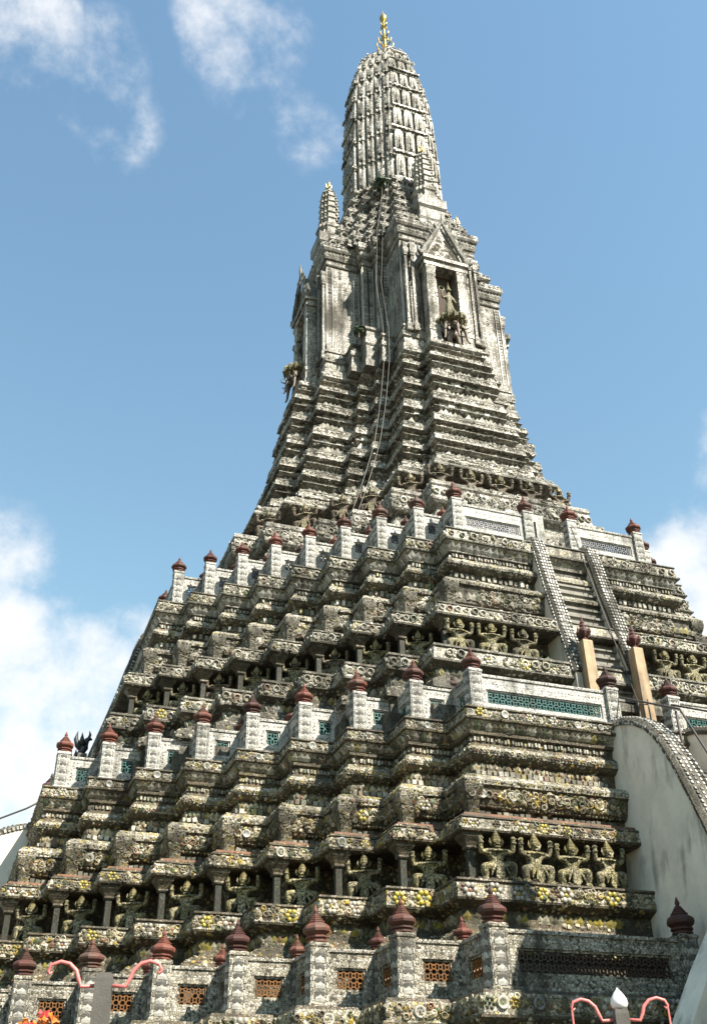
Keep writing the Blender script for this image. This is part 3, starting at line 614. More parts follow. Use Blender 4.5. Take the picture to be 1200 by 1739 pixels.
# ------------------------------------------------------------------ upper tower
QL = np.array([(-3.4, -10.8), (-3.4, -9.6), (-4.9, -9.6), (-4.9, -7.3), (-6.0, -7.3), (-6.0, -6.0), (-7.3, -6.0), (-7.3, -4.9), (-9.6, -4.9), (-9.6, -3.4), (-10.8, -3.4)])
QH = np.array([(-1.4, -7.3), (-1.4, -6.2), (-2.56, -6.2), (-2.56, -4.0), (-3.3, -4.0), (-3.3, -3.3), (-4.0, -3.3), (-4.0, -2.56), (-6.2, -2.56), (-6.2, -1.4), (-7.3, -1.4)])
TZ = ([23, 28.8, 31.0, 31.75, 34.85, 36.7, 38.65, 41.8, 60], [0, 0, .28, .5, .66, .8, .88, 1, 1])
def planD(z): t = np.interp(z, *TZ); return QL*(1-t)+QH*t
PROF_D = [(1.2, 23.85), (1.2, 25.3), (.95, 25.4), (.95, 25.9), (1.15, 26.0), (1.15, 26.3), (.8, 26.55), (.66, 26.62), (.64, 27.1), (.5, 27.12), (.5, 27.45), (.72, 27.6), (.8, 27.72), (.8, 27.82), (.7, 28.5), (.76, 28.6), (.72, 28.84), (-1.6, 28.86), (-1.5, 30.6)]
def ledge(z0, h, o=.34, inn=-.12):
    """slab, cavetto, frieze: one storey of the pedestal"""
    return [(o, z0), (o+.03, z0+.03), (o, z0+h*.26), (o+.03, z0+h*.29), (o-.02, z0+h*.34), (inn+.06, z0+h*.36), (inn, z0+h*.40), (inn-.02, z0+h*.60), (inn+.05, z0+h*.64), (o-.08, z0+h*.74), (o-.1, z0+h*.78), (inn, z0+h*.80), (inn-.03, z0+h*.985)]
PROF_D += [(.15, 30.62), (.45, 30.7), (.5, 30.8), (.42, 31.25), (.46, 31.32), (.4, 31.5), (.15, 31.55), (.12, 31.75)]
for z0, z1 in ((31.78, 33.3), (33.3, 34.75), (34.75, 36.6), (36.6, 38.5), (38.5, 40.2), (40.2, 41.35)): PROF_D += ledge(z0, z1-z0)
PROF_D += [(.1, 41.36), (.2, 41.45), (.24, 41.5), (.22, 41.78), (-.2, 41.8)]
mb = MB(); sweep(mb, PROF_D, planD, light=[(27.8, 28.5), (30.8, 31.3)]+[(z0, z0+(z1-z0)*.27) for z0, z1 in ((31.78, 33.3), (33.3, 34.75), (34.75, 36.6), (36.6, 38.5), (38.5, 40.2), (40.2, 41.35))]+[(41.5, 41.8)]); obj('tower_pedestal', mb.mesh('tower_pedestal', ['mosaic_high', 'mosaic_spire']), TOWER)  # slabs take the brighter spire mosaic, painting lit ledges over darker recesses
mb = MB()
def bz(o, z, *a, **k): band(mb, planD(z), o, z, *a, **k)
bz(.66, 26.85, 'petal', .25, .36, 'high', .6); scatter(mb, planD(28), .8, 27.82, .7, 28.5, 26, .17, 'high'); bz(.78, 28.16, 'disc', .4, .34, 'high', drop=.25)
bz(.46, 31.02, 'flower', .34, .32, 'high', .6); scatter(mb, planD(31.1), .5, 30.8, .42, 31.25, 22, .14, 'high'); bz(.13, 31.65, 'box', .2, .15, 'dark', .8)
for z0, z1 in ((31.78, 33.3), (33.3, 34.75), (34.75, 36.6), (36.6, 38.5), (38.5, 40.2), (40.2, 41.35)):
    h = z1-z0
    bz(.34, z0+h*.14, 'disc' if rng.random() < .5 else 'flower', .30, h*.19, 'high', .7); scatter(mb, planD(z0+h*.14), .34, z0+.02, .34, z0+h*.26, 24, .12, 'high')
    bz(-.11, z0+h*.5, 'petal', .27, h*.30, 'high', .7); bz(.1, z0+h*.69, 'gem', .13, .11, 'high', tilt=-.6); bz(-.13, z0+h*.9, 'box', .26, h*.16, 'high', .8)
bz(.23, 41.64, 'flower', .24, .22, 'high', .6)
encrust(mb, PROF_D, planD, 26, .17, 'high', None, 25.8, ('gem', 'petal', 'disc', 'flower'))
stuff(obj('porcelain_relief', mb.mesh('porcelain_relief', 'relief_high'), TOWER))
# body: cross plan without the niche bays
QK = np.array([(-2.56, -6.13), (-2.56, -4.0), (-3.3, -4.0), (-3.3, -3.3), (-4.0, -3.3), (-4.0, -2.56), (-6.13, -2.56)])
PROF_E = [(.22, 41.7), (.24, 42.1), (.12, 42.2), (.1, 42.7), (.2, 42.78), (.22, 43.05), (.05, 43.15), (.05, 43.55), (.12, 43.6), (.1, 43.75), (0, 43.8), (-.06, 51.0), (.02, 51.02), (.06, 51.1), (.02, 51.18), (.0, 51.5), (.1, 51.55), (.16, 51.7), (.1, 51.78), (.12, 52.1), (.22, 52.2), (.3, 52.35), (.3, 52.5), (.26, 52.82), (-.6, 52.84)]
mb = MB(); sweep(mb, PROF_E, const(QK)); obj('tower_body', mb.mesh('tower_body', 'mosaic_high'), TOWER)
mb = MB()
band(mb, QK, .23, 41.9, 'flower', .26, .24, 'high', .6); band(mb, QK, .11, 42.45, 'petal', .25, .42, 'high', .5); band(mb, QK, .22, 42.92, 'gem', .16, .16, 'high'); band(mb, QK, .06, 43.36, 'petal', .17, .3, 'high', .4)
band(mb, QK, .02, 51.34, 'flower', .24, .24, 'high', .6); band(mb, QK, .12, 51.95, 'petal', .24, .28, 'high', .6, tilt=-.2); band(mb, QK, .29, 52.65, 'disc', .26, .24, 'high', .8)
# ornamental strips up the walls (column borders of lozenges)
for (p, r, nv, L, k) in edges(QK, -.03):
    n = max(2, int(round(L/.36))); wide = L > 1.7
    for j in range(n):
        q = p+(r-p)*((j+.5)/n); edge = j in (0, n-1) or not wide
        zs = np.arange(44.0, 50.9, .26 if j % 2 == 0 else .31) if edge else 44.0+np.sort(rng.random(26))*6.8; N = len(zs)
        O = np.column_stack([np.tile(q, (N, 1)), zs])
        U = np.zeros((N, 3)); U[:, :2] = -(r-p)/L; Wn = np.zeros((N, 3)); Wn[:, :2] = nv
        cc = np.clip(np.array(PAL['high'][0])[rng.choice(5, N, p=PAL['high'][1])], 0, .85)
        wid = L/n*(.8 if edge else .7)
        mb.inst(TM['gem' if j % 2 == 0 else 'flower'], O, U*wid, np.tile([0, 0, .24], (N, 1)), Wn*(.12 if edge else .08), cc)
        if not edge: continue
        for sgn in (-1, 1):
            x = q-(r-p)/L*sgn*L/n*.5; O2 = np.array([[x[0], x[1], 47.4]])
            mb.inst(TM['box'], O2, U[:1]*.05, np.array([[0, 0, 7.0]]), Wn[:1]*.07, np.array([[.56, .53, .46]]))
stuff(obj('porcelain_relief', mb.mesh('porcelain_relief', 'relief_high'), TOWER))
# colonnettes and stepped bases in the inner corners
CO = pilaster([(.17, 0), (.19, .1), (.14, .25), (.17, .45), (.12, .6), (.085, .7), (.075, 6.2), (.13, 6.25), (.10, 6.35), (.15, 6.5), (.17, 6.8), (.14, 6.9), (.20, 7.1), (.20, 7.25)], 'mosaic_high', 'colonnette')
for s in (1, -1):
    for (x, y) in ((-1.95, -6.45), (-2.35, -6.35)): obj('colonnette', CO, TOWER, (s*x, y, 43.1))
    for (x, y) in ((-6.42, -1.95), (-6.3, -2.4)): obj('colonnette', CO, TOWER, (s*x, y, 43.1))
for (x, y, hw, h) in ((-3.0, -4.4, .55, 2.1), (-3.7, -3.7, .62, 3.0), (-4.4, -3.0, .55, 2.1)):
    obj('corner_base', pilaster([(hw, 41.7), (hw, 42.2), (hw-.06, 42.25), (hw-.08, 41.8+h*.5), (hw, 41.8+h*.55), (hw, 41.8+h*.7), (hw-.12, 41.8+h*.74), (hw-.14, 41.8+h*.9), (hw-.04, 41.8+h*.94), (hw-.04, 41.8+h)], 'mosaic_high', 'corner_base'), TOWER, (x, y, 0))

# niche bays with pediment: built facing -Y at the origin, then placed on the four arms
def niche(parent_name, rz):
    """jambs, back, lintel and gable of one bay"""
    T = Matrix.Rotation(rz, 4, 'Z') @ Matrix.Translation((0, .22, 0))
    def part(name, mb, mat):
        me = fix_normals(mb.mesh(name, mat)); me.transform(T); return obj(name, me, TOWER)
    mb = MB()
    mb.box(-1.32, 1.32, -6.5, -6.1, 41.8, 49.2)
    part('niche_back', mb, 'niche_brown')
    for s in (-1, 1):
        mb = MB(); c = s*1.02
        mb.loft([(.40, 41.8), (.40, 42.3), (.36, 42.35), (.35, 42.9), (.39, 42.95), (.39, 43.2), (.33, 43.25), (.31, 47.2), (.28, 47.25), (.26, 47.4), (.31, 47.6), (.28, 47.7), (.31, 48.0), (.35, 48.2), (.33, 48.3)], cx=c, cy=-6.95)
        mb.box(c-.28, c+.28, -6.9, -6.2, 41.8, 48.25)
        part('niche_jamb', mb, 'mosaic_spire')
    mb = MB(); mb.box(-1.45, 1.45, -7.32, -6.1, 48.3, 48.55); mb.box(-1.4, 1.4, -7.26, -6.1, 48.55, 48.8); mb.box(-1.52, 1.52, -7.4, -6.1, 48.8, 49.05)
    part('niche_lintel', mb, 'mosaic_spire')
    mb = MB(); mb.prism([(-1.25, 49.06), (1.25, 49.06), (1.0, 49.9), (.5, 51.1), (0, 52.1), (-.5, 51.1), (-1.0, 49.9)], -7.1, -6.0); part('pediment', mb, 'mosaic_high')
    mb = MB()
    pts = [(-1.5, -7.22, 49.1), (-1.3, -7.25, 49.7), (-.95, -7.25, 50.35), (-.5, -7.25, 51.35), (0, -7.25, 52.4)]
    for s in (-1, 1):
        mb.tube([(s*x, y, z) for x, y, z in pts], [.2, .2, .19, .17, .08], 6)
        mb.tube([(s*1.5, -7.22, 49.15), (s*1.75, -7.3, 49.3), (s*1.85, -7.35, 49.75)], [.17, .14, .03], 6)
        for (x, z) in ((1.38, 49.6), (1.1, 50.25), (.74, 51.0), (.38, 51.7)): mb.tube([(s*x, -7.25, z), (s*(x+.16), -7.3, z+.25), (s*(x+.16), -7.3, z+.5)], [.12, .08, .01], 5)
    mb.tube([(0, -7.25, 52.2), (0, -7.3, 52.8), (0, -7.35, 53.3)], [.12, .09, .01], 5)
    part('gable_border', mb, 'mosaic_high')
    mb = MB(); N = 46
    xx = rng.uniform(-.85, .85, N); zz = 49.35+rng.random(N)*(2.3*(1-np.abs(xx)/1.05)); O = np.column_stack([xx, np.full(N, -7.1), zz])
    mb.inst(TM['flower'], O, np.tile([.28, 0, 0], (N, 1)), np.tile([0, 0, .28], (N, 1)), np.tile([0, -.25, 0], (N, 1)), np.array(PAL['high'][0])[rng.integers(0, 4, N)])
    me = mb.mesh('gable_relief', 'relief_high'); me.transform(T); stuff(obj('gable_relief', me, TOWER))
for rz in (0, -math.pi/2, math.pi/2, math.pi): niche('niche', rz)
# roof tiers between body and spire
QS = stairs_plan(1.6, 3.75, 3); QS = np.array([(-1.35, -3.35), (-1.35, -2.85), (-1.82, -2.85), (-1.82, -2.33), (-2.33, -2.33), (-2.33, -1.82), (-2.85, -1.82), (-2.85, -1.35), (-3.35, -1.35)])
QK2 = np.array([(-2.3, -5.9), (-2.3, -4.6), (-3.0, -4.6), (-3.0, -3.6), (-3.6, -3.6), (-3.6, -3.0), (-4.6, -3.0), (-4.6, -2.3), (-5.9, -2.3)])
TZ2 = ([52, 53.0, 54.5, 56.3, 58.2, 60.2, 62], [0, 0, .3, .58, .82, 1, 1])
def planF(z): t = np.interp(z, *TZ2); return QK2*(1-t)+QS*t
PROF_F = [(.1, 52.7)]
ROOF = ((52.84, 54.2), (54.2, 55.5), (55.5, 56.8), (56.8, 58.0), (58.0, 59.2), (59.2, 60.3))
for z0, z1 in ROOF:
    h = z1-z0; PROF_F += [(.05, z0), (.05, z0+h*.45), (.15, z0+h*.55), (.32, z0+h*.66), (.34, z0+h*.72), (.3, z0+h*.92), (.05, z0+h*.96)]
mb = MB(); sweep(mb, PROF_F, planF); obj('tower_roof', mb.mesh('tower_roof', 'mosaic_high'), TOWER)
def antefix_mesh(kind):
    mb = MB()
    if kind == 'ring':       # round plaque with a sunk hollow
        n = 12; V = []; prof = [(.30, .12), (.32, -.06), (.27, -.12), (.19, -.10), (.17, .02), (.0, .04)]
        for r, y in prof:
            for j in range(n): t = 2*math.pi*j/n; V.append((max(r, .004)*math.cos(t), y, .34+max(r, .004)*1.1*math.sin(t)))
        mb.add(V, [(q*n+j, (q+1)*n+j, (q+1)*n+(j+1) % n, q*n+(j+1) % n) for q in range(len(prof)-1) for j in range(n)])
        mb.box(-.3, .3, -.14, .12, -.08, .06); mb.loft([(.09, .66), (.06, .8), (.005, 1.0)], 4)
    else:                    # pointed leaf plaque with an inner niche and a figure
        def leaf(k, y0, y1): mb.prism([(x*k, .0+z*k) for x, z in [(-.42, 0), (.42, 0), (.44, .8), (.40, 1.25), (.22, 1.62), (0, 2.0), (-.22, 1.62), (-.40, 1.25), (-.44, .8)]], y0, y1)
        mb.prism([(-.44, 0), (.44, 0), (.44, 1.55), (.34, 1.74), (.12, 1.84), (-.12, 1.84), (-.34, 1.74), (-.44, 1.55)], -.12, .12)
        mb.prism([(-.30, .25), (.30, .25), (.30, 1.2), (.2, 1.45), (0, 1.6), (-.2, 1.45), (-.30, 1.2)], -.19, -.122)
        mb.box(-.47, .47, -.2, .12, -.1, .12)
        mb.loft([(.14, .3), (.18, .45), (.11, .65), (.15, .9), (.07, 1.0), (.085, 1.12), (.02, 1.35)], 6, cy=-.2)
    return fix_normals(mb.mesh('antefix', 'mosaic_high' if kind == 'ring' else 'mosaic_spire'))
AR, AL = antefix_mesh('ring'), antefix_mesh('leaf')
for k, (z0, z1) in enumerate(ROOF):
    h = z1-z0; Q = planF(z0+.3)
    for (p, r, nv, L, kd) in edges(Q, .14):
        n = max(1, int(round(L/.85)))
        for j in range(n):
            q = p+(r-p)*((j+.5)/n)
            if q[0] > 4.2: continue
            obj('ring_antefix', AR, TOWER, (q[0], q[1], z0+.05), 0 if nv[1] < -.5 else -math.pi/2, (min(1, L/n/.66),)*3)
mb = MB()
for z0, z1 in ROOF:
    h = z1-z0; band(mb, planF(z0+h*.8), .32, z0+h*.82, 'disc', .26, .24, 'high', .9); band(mb, planF(z0+h*.6), .24, z0+h*.6, 'gem', .16, .16, 'high', tilt=-.5)
stuff(obj('porcelain_relief', mb.mesh('porcelain_relief', 'relief_high'), TOWER))
# corncob spire
SPZ = [60.2, 63.0, 67.0, 71.3, 74.0, 76.0, 77.6, 78.7, 79.4, 79.9]; SPK = [1.02, 1.02, 1.01, .97, .91, .83, .71, .55, .38, .22]
def planS(z): return QS*np.interp(z, SPZ, SPK)
TIERS = [60.3, 63.2, 66.0, 68.7, 71.25, 73.6, 75.65, 77.3, 78.6, 79.5]
PROF_S = [(.1, 60.2)]
for z0, z1 in zip(TIERS[:-1], TIERS[1:]):
    h = z1-z0; PROF_S += [(-.08, z0), (-.06, z0+h*.03), (-.1, z0+h*.05), (-.22, z0+h*.07), (-.24, z0+h*.92), (-.14, z0+h*.95), (-.08, z0+h*.985)]
mb = MB(); sweep(mb, PROF_S, planS); obj('spire', mb.mesh('spire', 'mosaic_spire'), TOWER)
mb = MB()
for z0, z1 in zip(TIERS[:-1], TIERS[1:]):
    h = z1-z0; top_ = z0 > 75
    band(mb, planS(z0+.1), -.04 if top_ else .06, z0+h*.03, 'box', .18, .12 if top_ else .16, 'high', 1.0, minL=.9)
    if not top_: band(mb, planS(z1-.2), .02, z1-h*.06, 'petal', .2, .18, 'high', .8, minL=1.2)
    for (p, r, nv, L, kd) in edges(planS(z0+h*.5), -.08):
        n = 3 if L > 1.6 else 1
        for j in range(n):
            q = p+(r-p)*((j+.5)/n)
            if q[0] > 3.6: continue
            w = L/n*(.86 if n > 1 else .70); sz = h*(.92 if n > 1 else .99)/1.9
            lean = math.atan2((np.interp(z0, SPZ, SPK)-np.interp(z1, SPZ, SPK))*3.7, h)
            o = obj('leaf_antefix', AL, TOWER, (q[0]+nv[0]*.05*1, q[1]+nv[1]*.05, z0+h*.06)); o.scale = (min(w*.98, 1.0), .9, sz)
            o.rotation_euler = Matrix.Rotation(0 if nv[1] < -.5 else -math.pi/2, 4, 'Z').to_euler() if lean < .02 else (Matrix.Rotation(0 if nv[1] < -.5 else -math.pi/2, 4, 'Z') @ Matrix.Rotation(-lean, 4, 'X')).to_euler()
stuff(obj('porcelain_relief', mb.mesh('porcelain_relief', 'relief_high'), TOWER))
# gilded crown of the spire
mb = MB()
mb.loft([(.7, 79.3), (.74, 79.9), (.5, 80.3), (.55, 80.6), (.36, 80.9), (.4, 81.3), (.26, 81.6), (.16, 82.2), (.2, 82.6), (.3, 82.7), (.3, 82.8), (.13, 82.9), (.11, 84.3), (.24, 84.4), (.24, 84.5), (.12, 84.6), (.12, 85.1), (.3, 85.3), (.42, 85.6), (.34, 85.9), (.2, 86.0), (.22, 86.1), (.1, 86.2), (.04, 86.5), (.005, 86.9)], 10)
for k in range(4):
    a = k*math.pi/2+.4
    for (z, r, l) in ((80.2, .45, 1.3), (81.4, .35, 1.0), (82.8, .2, .7), (84.4, .15, .45)):
        c, s = math.cos(a), math.sin(a); mb.tube([(c*r*.4, s*r*.4, z), (c*(r+l*.45), s*(r+l*.45), z+l*.1), (c*(r+l*.6), s*(r+l*.6), z+l*.5), (c*(r+l*.42), s*(r+l*.42), z+l*.95)], [.1, .085, .07, .01], 5)
for k in range(8):
    a = k*math.pi/4; mb.tube([(math.cos(a)*.6, math.sin(a)*.6, 79.6), (math.cos(a)*.85, math.sin(a)*.85, 80.1), (math.cos(a)*.7, math.sin(a)*.7, 80.8)], [.14, .12, .01], 5)
obj('gilded_finial', fix_normals(mb.mesh('gilded_finial', 'gold', True)), TOWER, None, 0, (.8, .8, 1))
# small prangs on the four arms
def mini_prang():
    Qm = stairs_plan(.32, .72, 2); prof = [(.16, 0), (.16, .4), (.06, .5), (.05, .9), (.14, 1.0), (.16, 1.2), (.03, 1.3), (0, 1.35)]
    zz = 1.35
    for i in range(7): prof += [(0, zz), (.01, zz+.03), (-.05, zz+.06), (-.06, zz+.42), (.02, zz+.48)]; zz += .5
    kz = [0, 1.35, 3.0, 4.0, 4.6, 4.9]; kk = [1.08, 1.0, .98, .86, .62, .3]
    mb = MB(); sweep(mb, prof, lambda z: Qm*np.interp(z, kz, kk)); me = mb.mesh('small_prang', 'mosaic_spire')
    mb = MB(); mb.loft([(.16, 4.8), (.2, 4.9), (.08, 5.0), (.05, 5.3), (.1, 5.4), (.03, 5.5), (.005, 5.9)], 6)
    for k in range(4):
        a = k*math.pi/2; mb.tube([(0, 0, 5.0), (.2*math.cos(a), .2*math.sin(a), 5.1), (.22*math.cos(a), .22*math.sin(a), 5.4)], [.05, .045, .01], 4)
    return me, fix_normals(mb.mesh('gilded_tip', 'gold'))
MP, MG = mini_prang()
for (x, y) in ((0, -5.05), (-5.05, 0), (5.05, 0), (0, 5.05)):
    o = obj('small_prang', MP, TOWER, (x, y, 55.8), 0, (.95, .95, 1.18)); obj('gilded_tip', MG, o)
PLM = pilaster([(1.0, 52.8), (1.0, 53.6), (1.08, 53.8), (.88, 54.0), (.88, 54.9), (1.02, 55.1), (1.02, 55.9)], 'mosaic_high', 'prang_plinth')
for (x, y) in ((0, -5.05), (-5.05, 0), (5.05, 0), (0, 5.05)): obj('prang_plinth', PLM, TOWER, (x, y, 0))

# ------------------------------------------------------------------ statues
def skin(name, V, E, Rr, mat, sub=2, root=0):
    me = bpy.data.meshes.new(name); me.from_pydata(V, E, []); o = bpy.data.objects.new(name, me); COL.objects.link(o)
    bm = bmesh.new(); bm.from_mesh(me); lay = bm.verts.layers.skin.verify(); bm.verts.ensure_lookup_table()
    for v, r in zip(bm.verts, Rr): v[lay].radius = (r, r) if not hasattr(r, '__len__') else r; v[lay].use_root = False
    bm.verts[root][lay].use_root = True; bm.to_mesh(me); bm.free()
    o.modifiers.new('s', 'SKIN').use_smooth_shade = True; sb = o.modifiers.new('u', 'SUBSURF'); sb.levels = sub; sb.render_levels = sub
    dg = bpy.context.evaluated_depsgraph_get(); out = bpy.data.meshes.new_from_object(o.evaluated_get(dg)); bpy.data.objects.remove(o); out.name = name
    out.materials.clear(); out.materials.append(MATS[mat]); return out
def guardian_meshes(mat, lean=1.0):
    """squatting guardian holding up the ledge: knees out, arms raised; faces -Y, feet at z=0, 1.35 m to the crown band"""
    j = {'pel': (0, .04, .50), 'bel': (0, .0, .66), 'chs': (0, -.03, .86), 'nek': (0, -.06, 1.0), 'hed': (0, -.10, 1.12), 'top': (0, -.10, 1.22)}
    rad = {'pel': .20, 'bel': .165, 'chs': (.23, .18), 'nek': .075, 'hed': .115, 'top': .09}
    ed = [('pel', 'bel'), ('bel', 'chs'), ('chs', 'nek'), ('nek', 'hed'), ('hed', 'top')]
    for s, n in ((-1, 'l'), (1, 'r')):
        k = .04*lean*s
        j.update({n+'hip': (s*.14, .0, .48), n+'kne': (s*.43, -.17, .50+k), n+'ank': (s*(.36), -.10, .10), n+'toe': (s*.42, -.28, .055),
                  n+'sho': (s*.24, -.03, .93), n+'elb': (s*.45, -.08, .91), n+'wri': (s*.47, -.16, 1.22), n+'han': (s*.45, -.17, 1.36)})
        rad.update({n+'hip': .17, n+'kne': .135, n+'ank': .085, n+'toe': .055, n+'sho': .11, n+'elb': .085, n+'wri': .065, n+'han': .07})
        ed += [('pel', n+'hip'), (n+'hip', n+'kne'), (n+'kne', n+'ank'), (n+'ank', n+'toe'), ('chs', n+'sho'), (n+'sho', n+'elb'), (n+'elb', n+'wri'), (n+'wri', n+'han')]
    ks = list(j); body = skin('body', [j[k] for k in ks], [(ks.index(a), ks.index(b)) for a, b in ed], [rad[k] for k in ks], mat, 2)
    cr = MB(); cr.loft([(.135, 1.17), (.15, 1.2), (.15, 1.24), (.125, 1.26), (.13, 1.29), (.13, 1.32), (.10, 1.35), (.105, 1.38), (.08, 1.40), (.082, 1.42), (.055, 1.45), (.057, 1.47), (.03, 1.52), (.006, 1.60)], 8, cy=-.10)
    for s in (-1, 1): cr.tube([(s*.13, -.1, 1.1), (s*.19, -.1, 1.2), (s*.17, -.1, 1.32)], [.035, .03, .005], 5)
    # snout, brow and fangs of the mask
    cr.loft([(.05, -.05), (.04, .03)], 5, cy=0, cx=0) if False else None
    fc = MB(); fc.box(-.05, .05, -.25, -.19, 1.10, 1.14); fc.box(-.075, .075, -.235, -.18, 1.02, 1.055); fc.tube([(-.09, -.19, 1.17), (0, -.225, 1.155), (.09, -.19, 1.17)], .018, 5)
    # chest plate, belt and hanging kilt front
    kl = MB(); kl.loft([(.19, .52), (.215, .56), (.215, .62), (.17, .65)], 8, cy=.01); kl.prism([(-.09, .56), (.09, .56), (.13, .18), (0, .05), (-.13, .18)], -.26, -.19)
    jw = MB()
    for s in (-1, 1):
        kl.tube([(s*.08, -.2, .56), (s*.2, -.24, .36), (s*.26, -.26, .2)], [.05, .04, .01], 5)
        for z in (1.15, 1.27): jw.loft([(.085, z), (.085, z+.04)], 6, cx=s*.468, cy=-.155)
        jw.loft([(.115, .12), (.115, .18)], 6, cx=s*.37, cy=-.1); jw.loft([(.15, .93), (.13, .99)], 6, cx=s*.24, cy=-.03)
    jw.loft([(.17, .985), (.22, .96), (.23, .92)], 8, cy=-.04)
    o2 = 'statue_pale' if mat != 'statue_pale' else 'statue_glaze'
    return body, fix_normals(cr.mesh('crown', 'crown_gold')), fix_normals(fc.mesh('mask', mat)), fix_normals(kl.mesh('kilt', o2)), fix_normals(jw.mesh('jewellery', o2))
G1, G2, G3 = guardian_meshes('statue_glaze'), guardian_meshes('statue_pale', -1.0), guardian_meshes('statue_brown', 1.4)
def guardian(G, loc, rz, label, group, sc_=1.0, mirror=False):
    t = tag(empty('guardian_statue', loc, rz), label, 'statue', group); t.scale = ((-sc_ if mirror else sc_)*1.12, sc_*1.1, sc_*(.97+.05*rng.random()))
    for n, me in zip(('body', 'crown', 'mask', 'kilt', 'jewellery'), G):
        p_ = obj(n, me, t)
        if n in ('kilt', 'jewellery', 'mask', 'crown'): stuff(p_)
ORD = ['first', 'second', 'third', 'fourth', 'fifth', 'sixth', 'seventh', 'eighth', 'ninth']
G_LO, G_UP, G_TOP = 'guardian statues of the lower band', 'guardian statues of the upper band', 'figures under the tower pedestal'
for i in range(4):
    x = -7.0+1.22*i; guardian((G1, G2)[i % 2], (x, -bB-1.5, 8.67), R_((-6, 4, -3, 5)[i]), 'squatting guardian with raised arms, lower band, wide front face, %s from the corner' % ORD[i], G_LO, .96, i % 2 == 1)
for i in range(NS):
    s = (bB-aB)/NS; x, y = -aB-i*s, -bB+(i+1)*s
    guardian((G1, G2, G1)[i % 3], (x-1.46-.44, y-1.46+.1, 8.67), R_(-22), 'shadowed guardian statue in the lower band, %s recess leftward along the stepped corner' % ORD[i], G_LO, .93, i % 2 == 0)
for i in range(3):
    x = -5.75+1.32*i; guardian((G2, G1)[i % 2], (x, -bC-1.95, 17.63), R_((4, -5, 3)[i]), 'mossy squatting guardian statue, upper band, %s from the corner, left of the steep stair' % ORD[i], G_UP, .98, i % 2 == 0)
    x = 3.1+1.3*i; guardian((G1, G2)[i % 2], (x, -bC-1.95, 17.63), R_((3, -4, 6)[i]), 'mossy squatting guardian statue, upper band, %s to the right of the steep stair' % ORD[i], G_UP, .98, i % 2 == 1)
for i in range(NS):
    s = (bC-aC)/NS; x, y = -aC-i*s, -bC+(i+1)*s
    guardian((G2, G1, G3)[i % 3], (x-2.02-.34, y-2.02+.1, 17.63), R_(-25), 'dim guardian statue in the upper band, %s recess leftward along the stepped corner' % ORD[i], G_UP, .92, i % 2 == 1)
D0 = planD(28.8)
for i in range(5):
    x = -3.2+1.6*i; guardian(G3, (x, -10.45, 28.86), R_((-8, 5, -4, 6, 9)[i]), 'slim brown figure with raised arms above the top parapet, %s across the front' % ORD[i], G_TOP, 1.12, i % 2 == 0)
for i, (x, y) in enumerate([(-4.2, -9.3), (-5.6, -7.7), (-6.7, -6.6), (-8.2, -5.2), (-9.8, -4.1)]):
    guardian(G3, (x, y, 28.86), R_(-28), 'dark figure with raised arms above the top parapet, %s going left round the corner' % ORD[i], G_TOP, 1.08, i % 2 == 0)

# deity on a three-headed elephant in each visible niche
def elephant_meshes():
    V = [(0, .55, 1.15), (0, .0, 1.3), (0, -.3, 1.35)]; E = [(0, 1), (1, 2)]; Rr = [.5, .58, .45]
    for s in (-1, 1):
        for y in (.35, -.25):
            b = len(V); V += [(s*.32, y, .85), (s*.36, y, .4), (s*.36, y-.03, .06)]; Rr += [.26, .19, .2]; E += [(0 if y > 0 else 1, b), (b, b+1), (b+1, b+2)]
    body = skin('body', V, E, Rr, 'elephant_stone', 1)
    heads = []
    for a in (0, -.85, .85):
        V = [(0, -.25, 1.45), (0, -.62, 1.6), (0, -.85, 1.35), (0, -.98, .95), (0, -1.02, .5), (0, -1.1, .18), (0, -1.25, .08)]; Rr = [.26, .3, .17, .13, .1, .075, .05]
        me = skin('head', V, [(i, i+1) for i in range(6)], Rr, 'elephant_stone', 1)
        me.transform(Matrix.Translation((0, .1, 0)) @ Matrix.Rotation(a, 4, 'Z') @ Matrix.Translation((0, -.1, 0)))
        tk = MB()
        for s in (-1, 1): tk.tube([(s*.16, -.8, 1.3), (s*.22, -1.05, 1.05), (s*.2, -1.3, 1.05), (s*.16, -1.45, 1.25)], [.06, .05, .04, .008], 6)
        tm = fix_normals(tk.mesh('tusks', 'statue_pale', True)); tm.transform(Matrix.Rotation(a, 4, 'Z'))
        er = MB()
        for s in (-1, 1): er.prism([(s*.24, 1.75), (s*.55, 1.7), (s*.6, 1.35), (s*.42, 1.05), (s*.25, 1.25)], -.5, -.44)
        em = fix_normals(er.mesh('ears', 'elephant_stone')); em.transform(Matrix.Rotation(a, 4, 'Z'))
        heads.append((me, tm, em))
    hw = MB(); hw.loft([(.55, 1.75), (.95, 1.85), (1.0, 2.0), (.9, 2.15), (.62, 2.3), (.5, 2.4)], 12, cy=-.15)
    for k in range(14):
        a = 2*math.pi*k/14; hw.tube([(math.cos(a)*.85, -.15+math.sin(a)*.85, 2.15), (math.cos(a)*1.05, -.15+math.sin(a)*1.05, 1.95), (math.cos(a)*1.02, -.15+math.sin(a)*1.02, 1.65)], [.13, .12, .02], 5)
    return body, heads, fix_normals(hw.mesh('howdah', 'statue_glaze'))
EB, EH, EW = elephant_meshes()
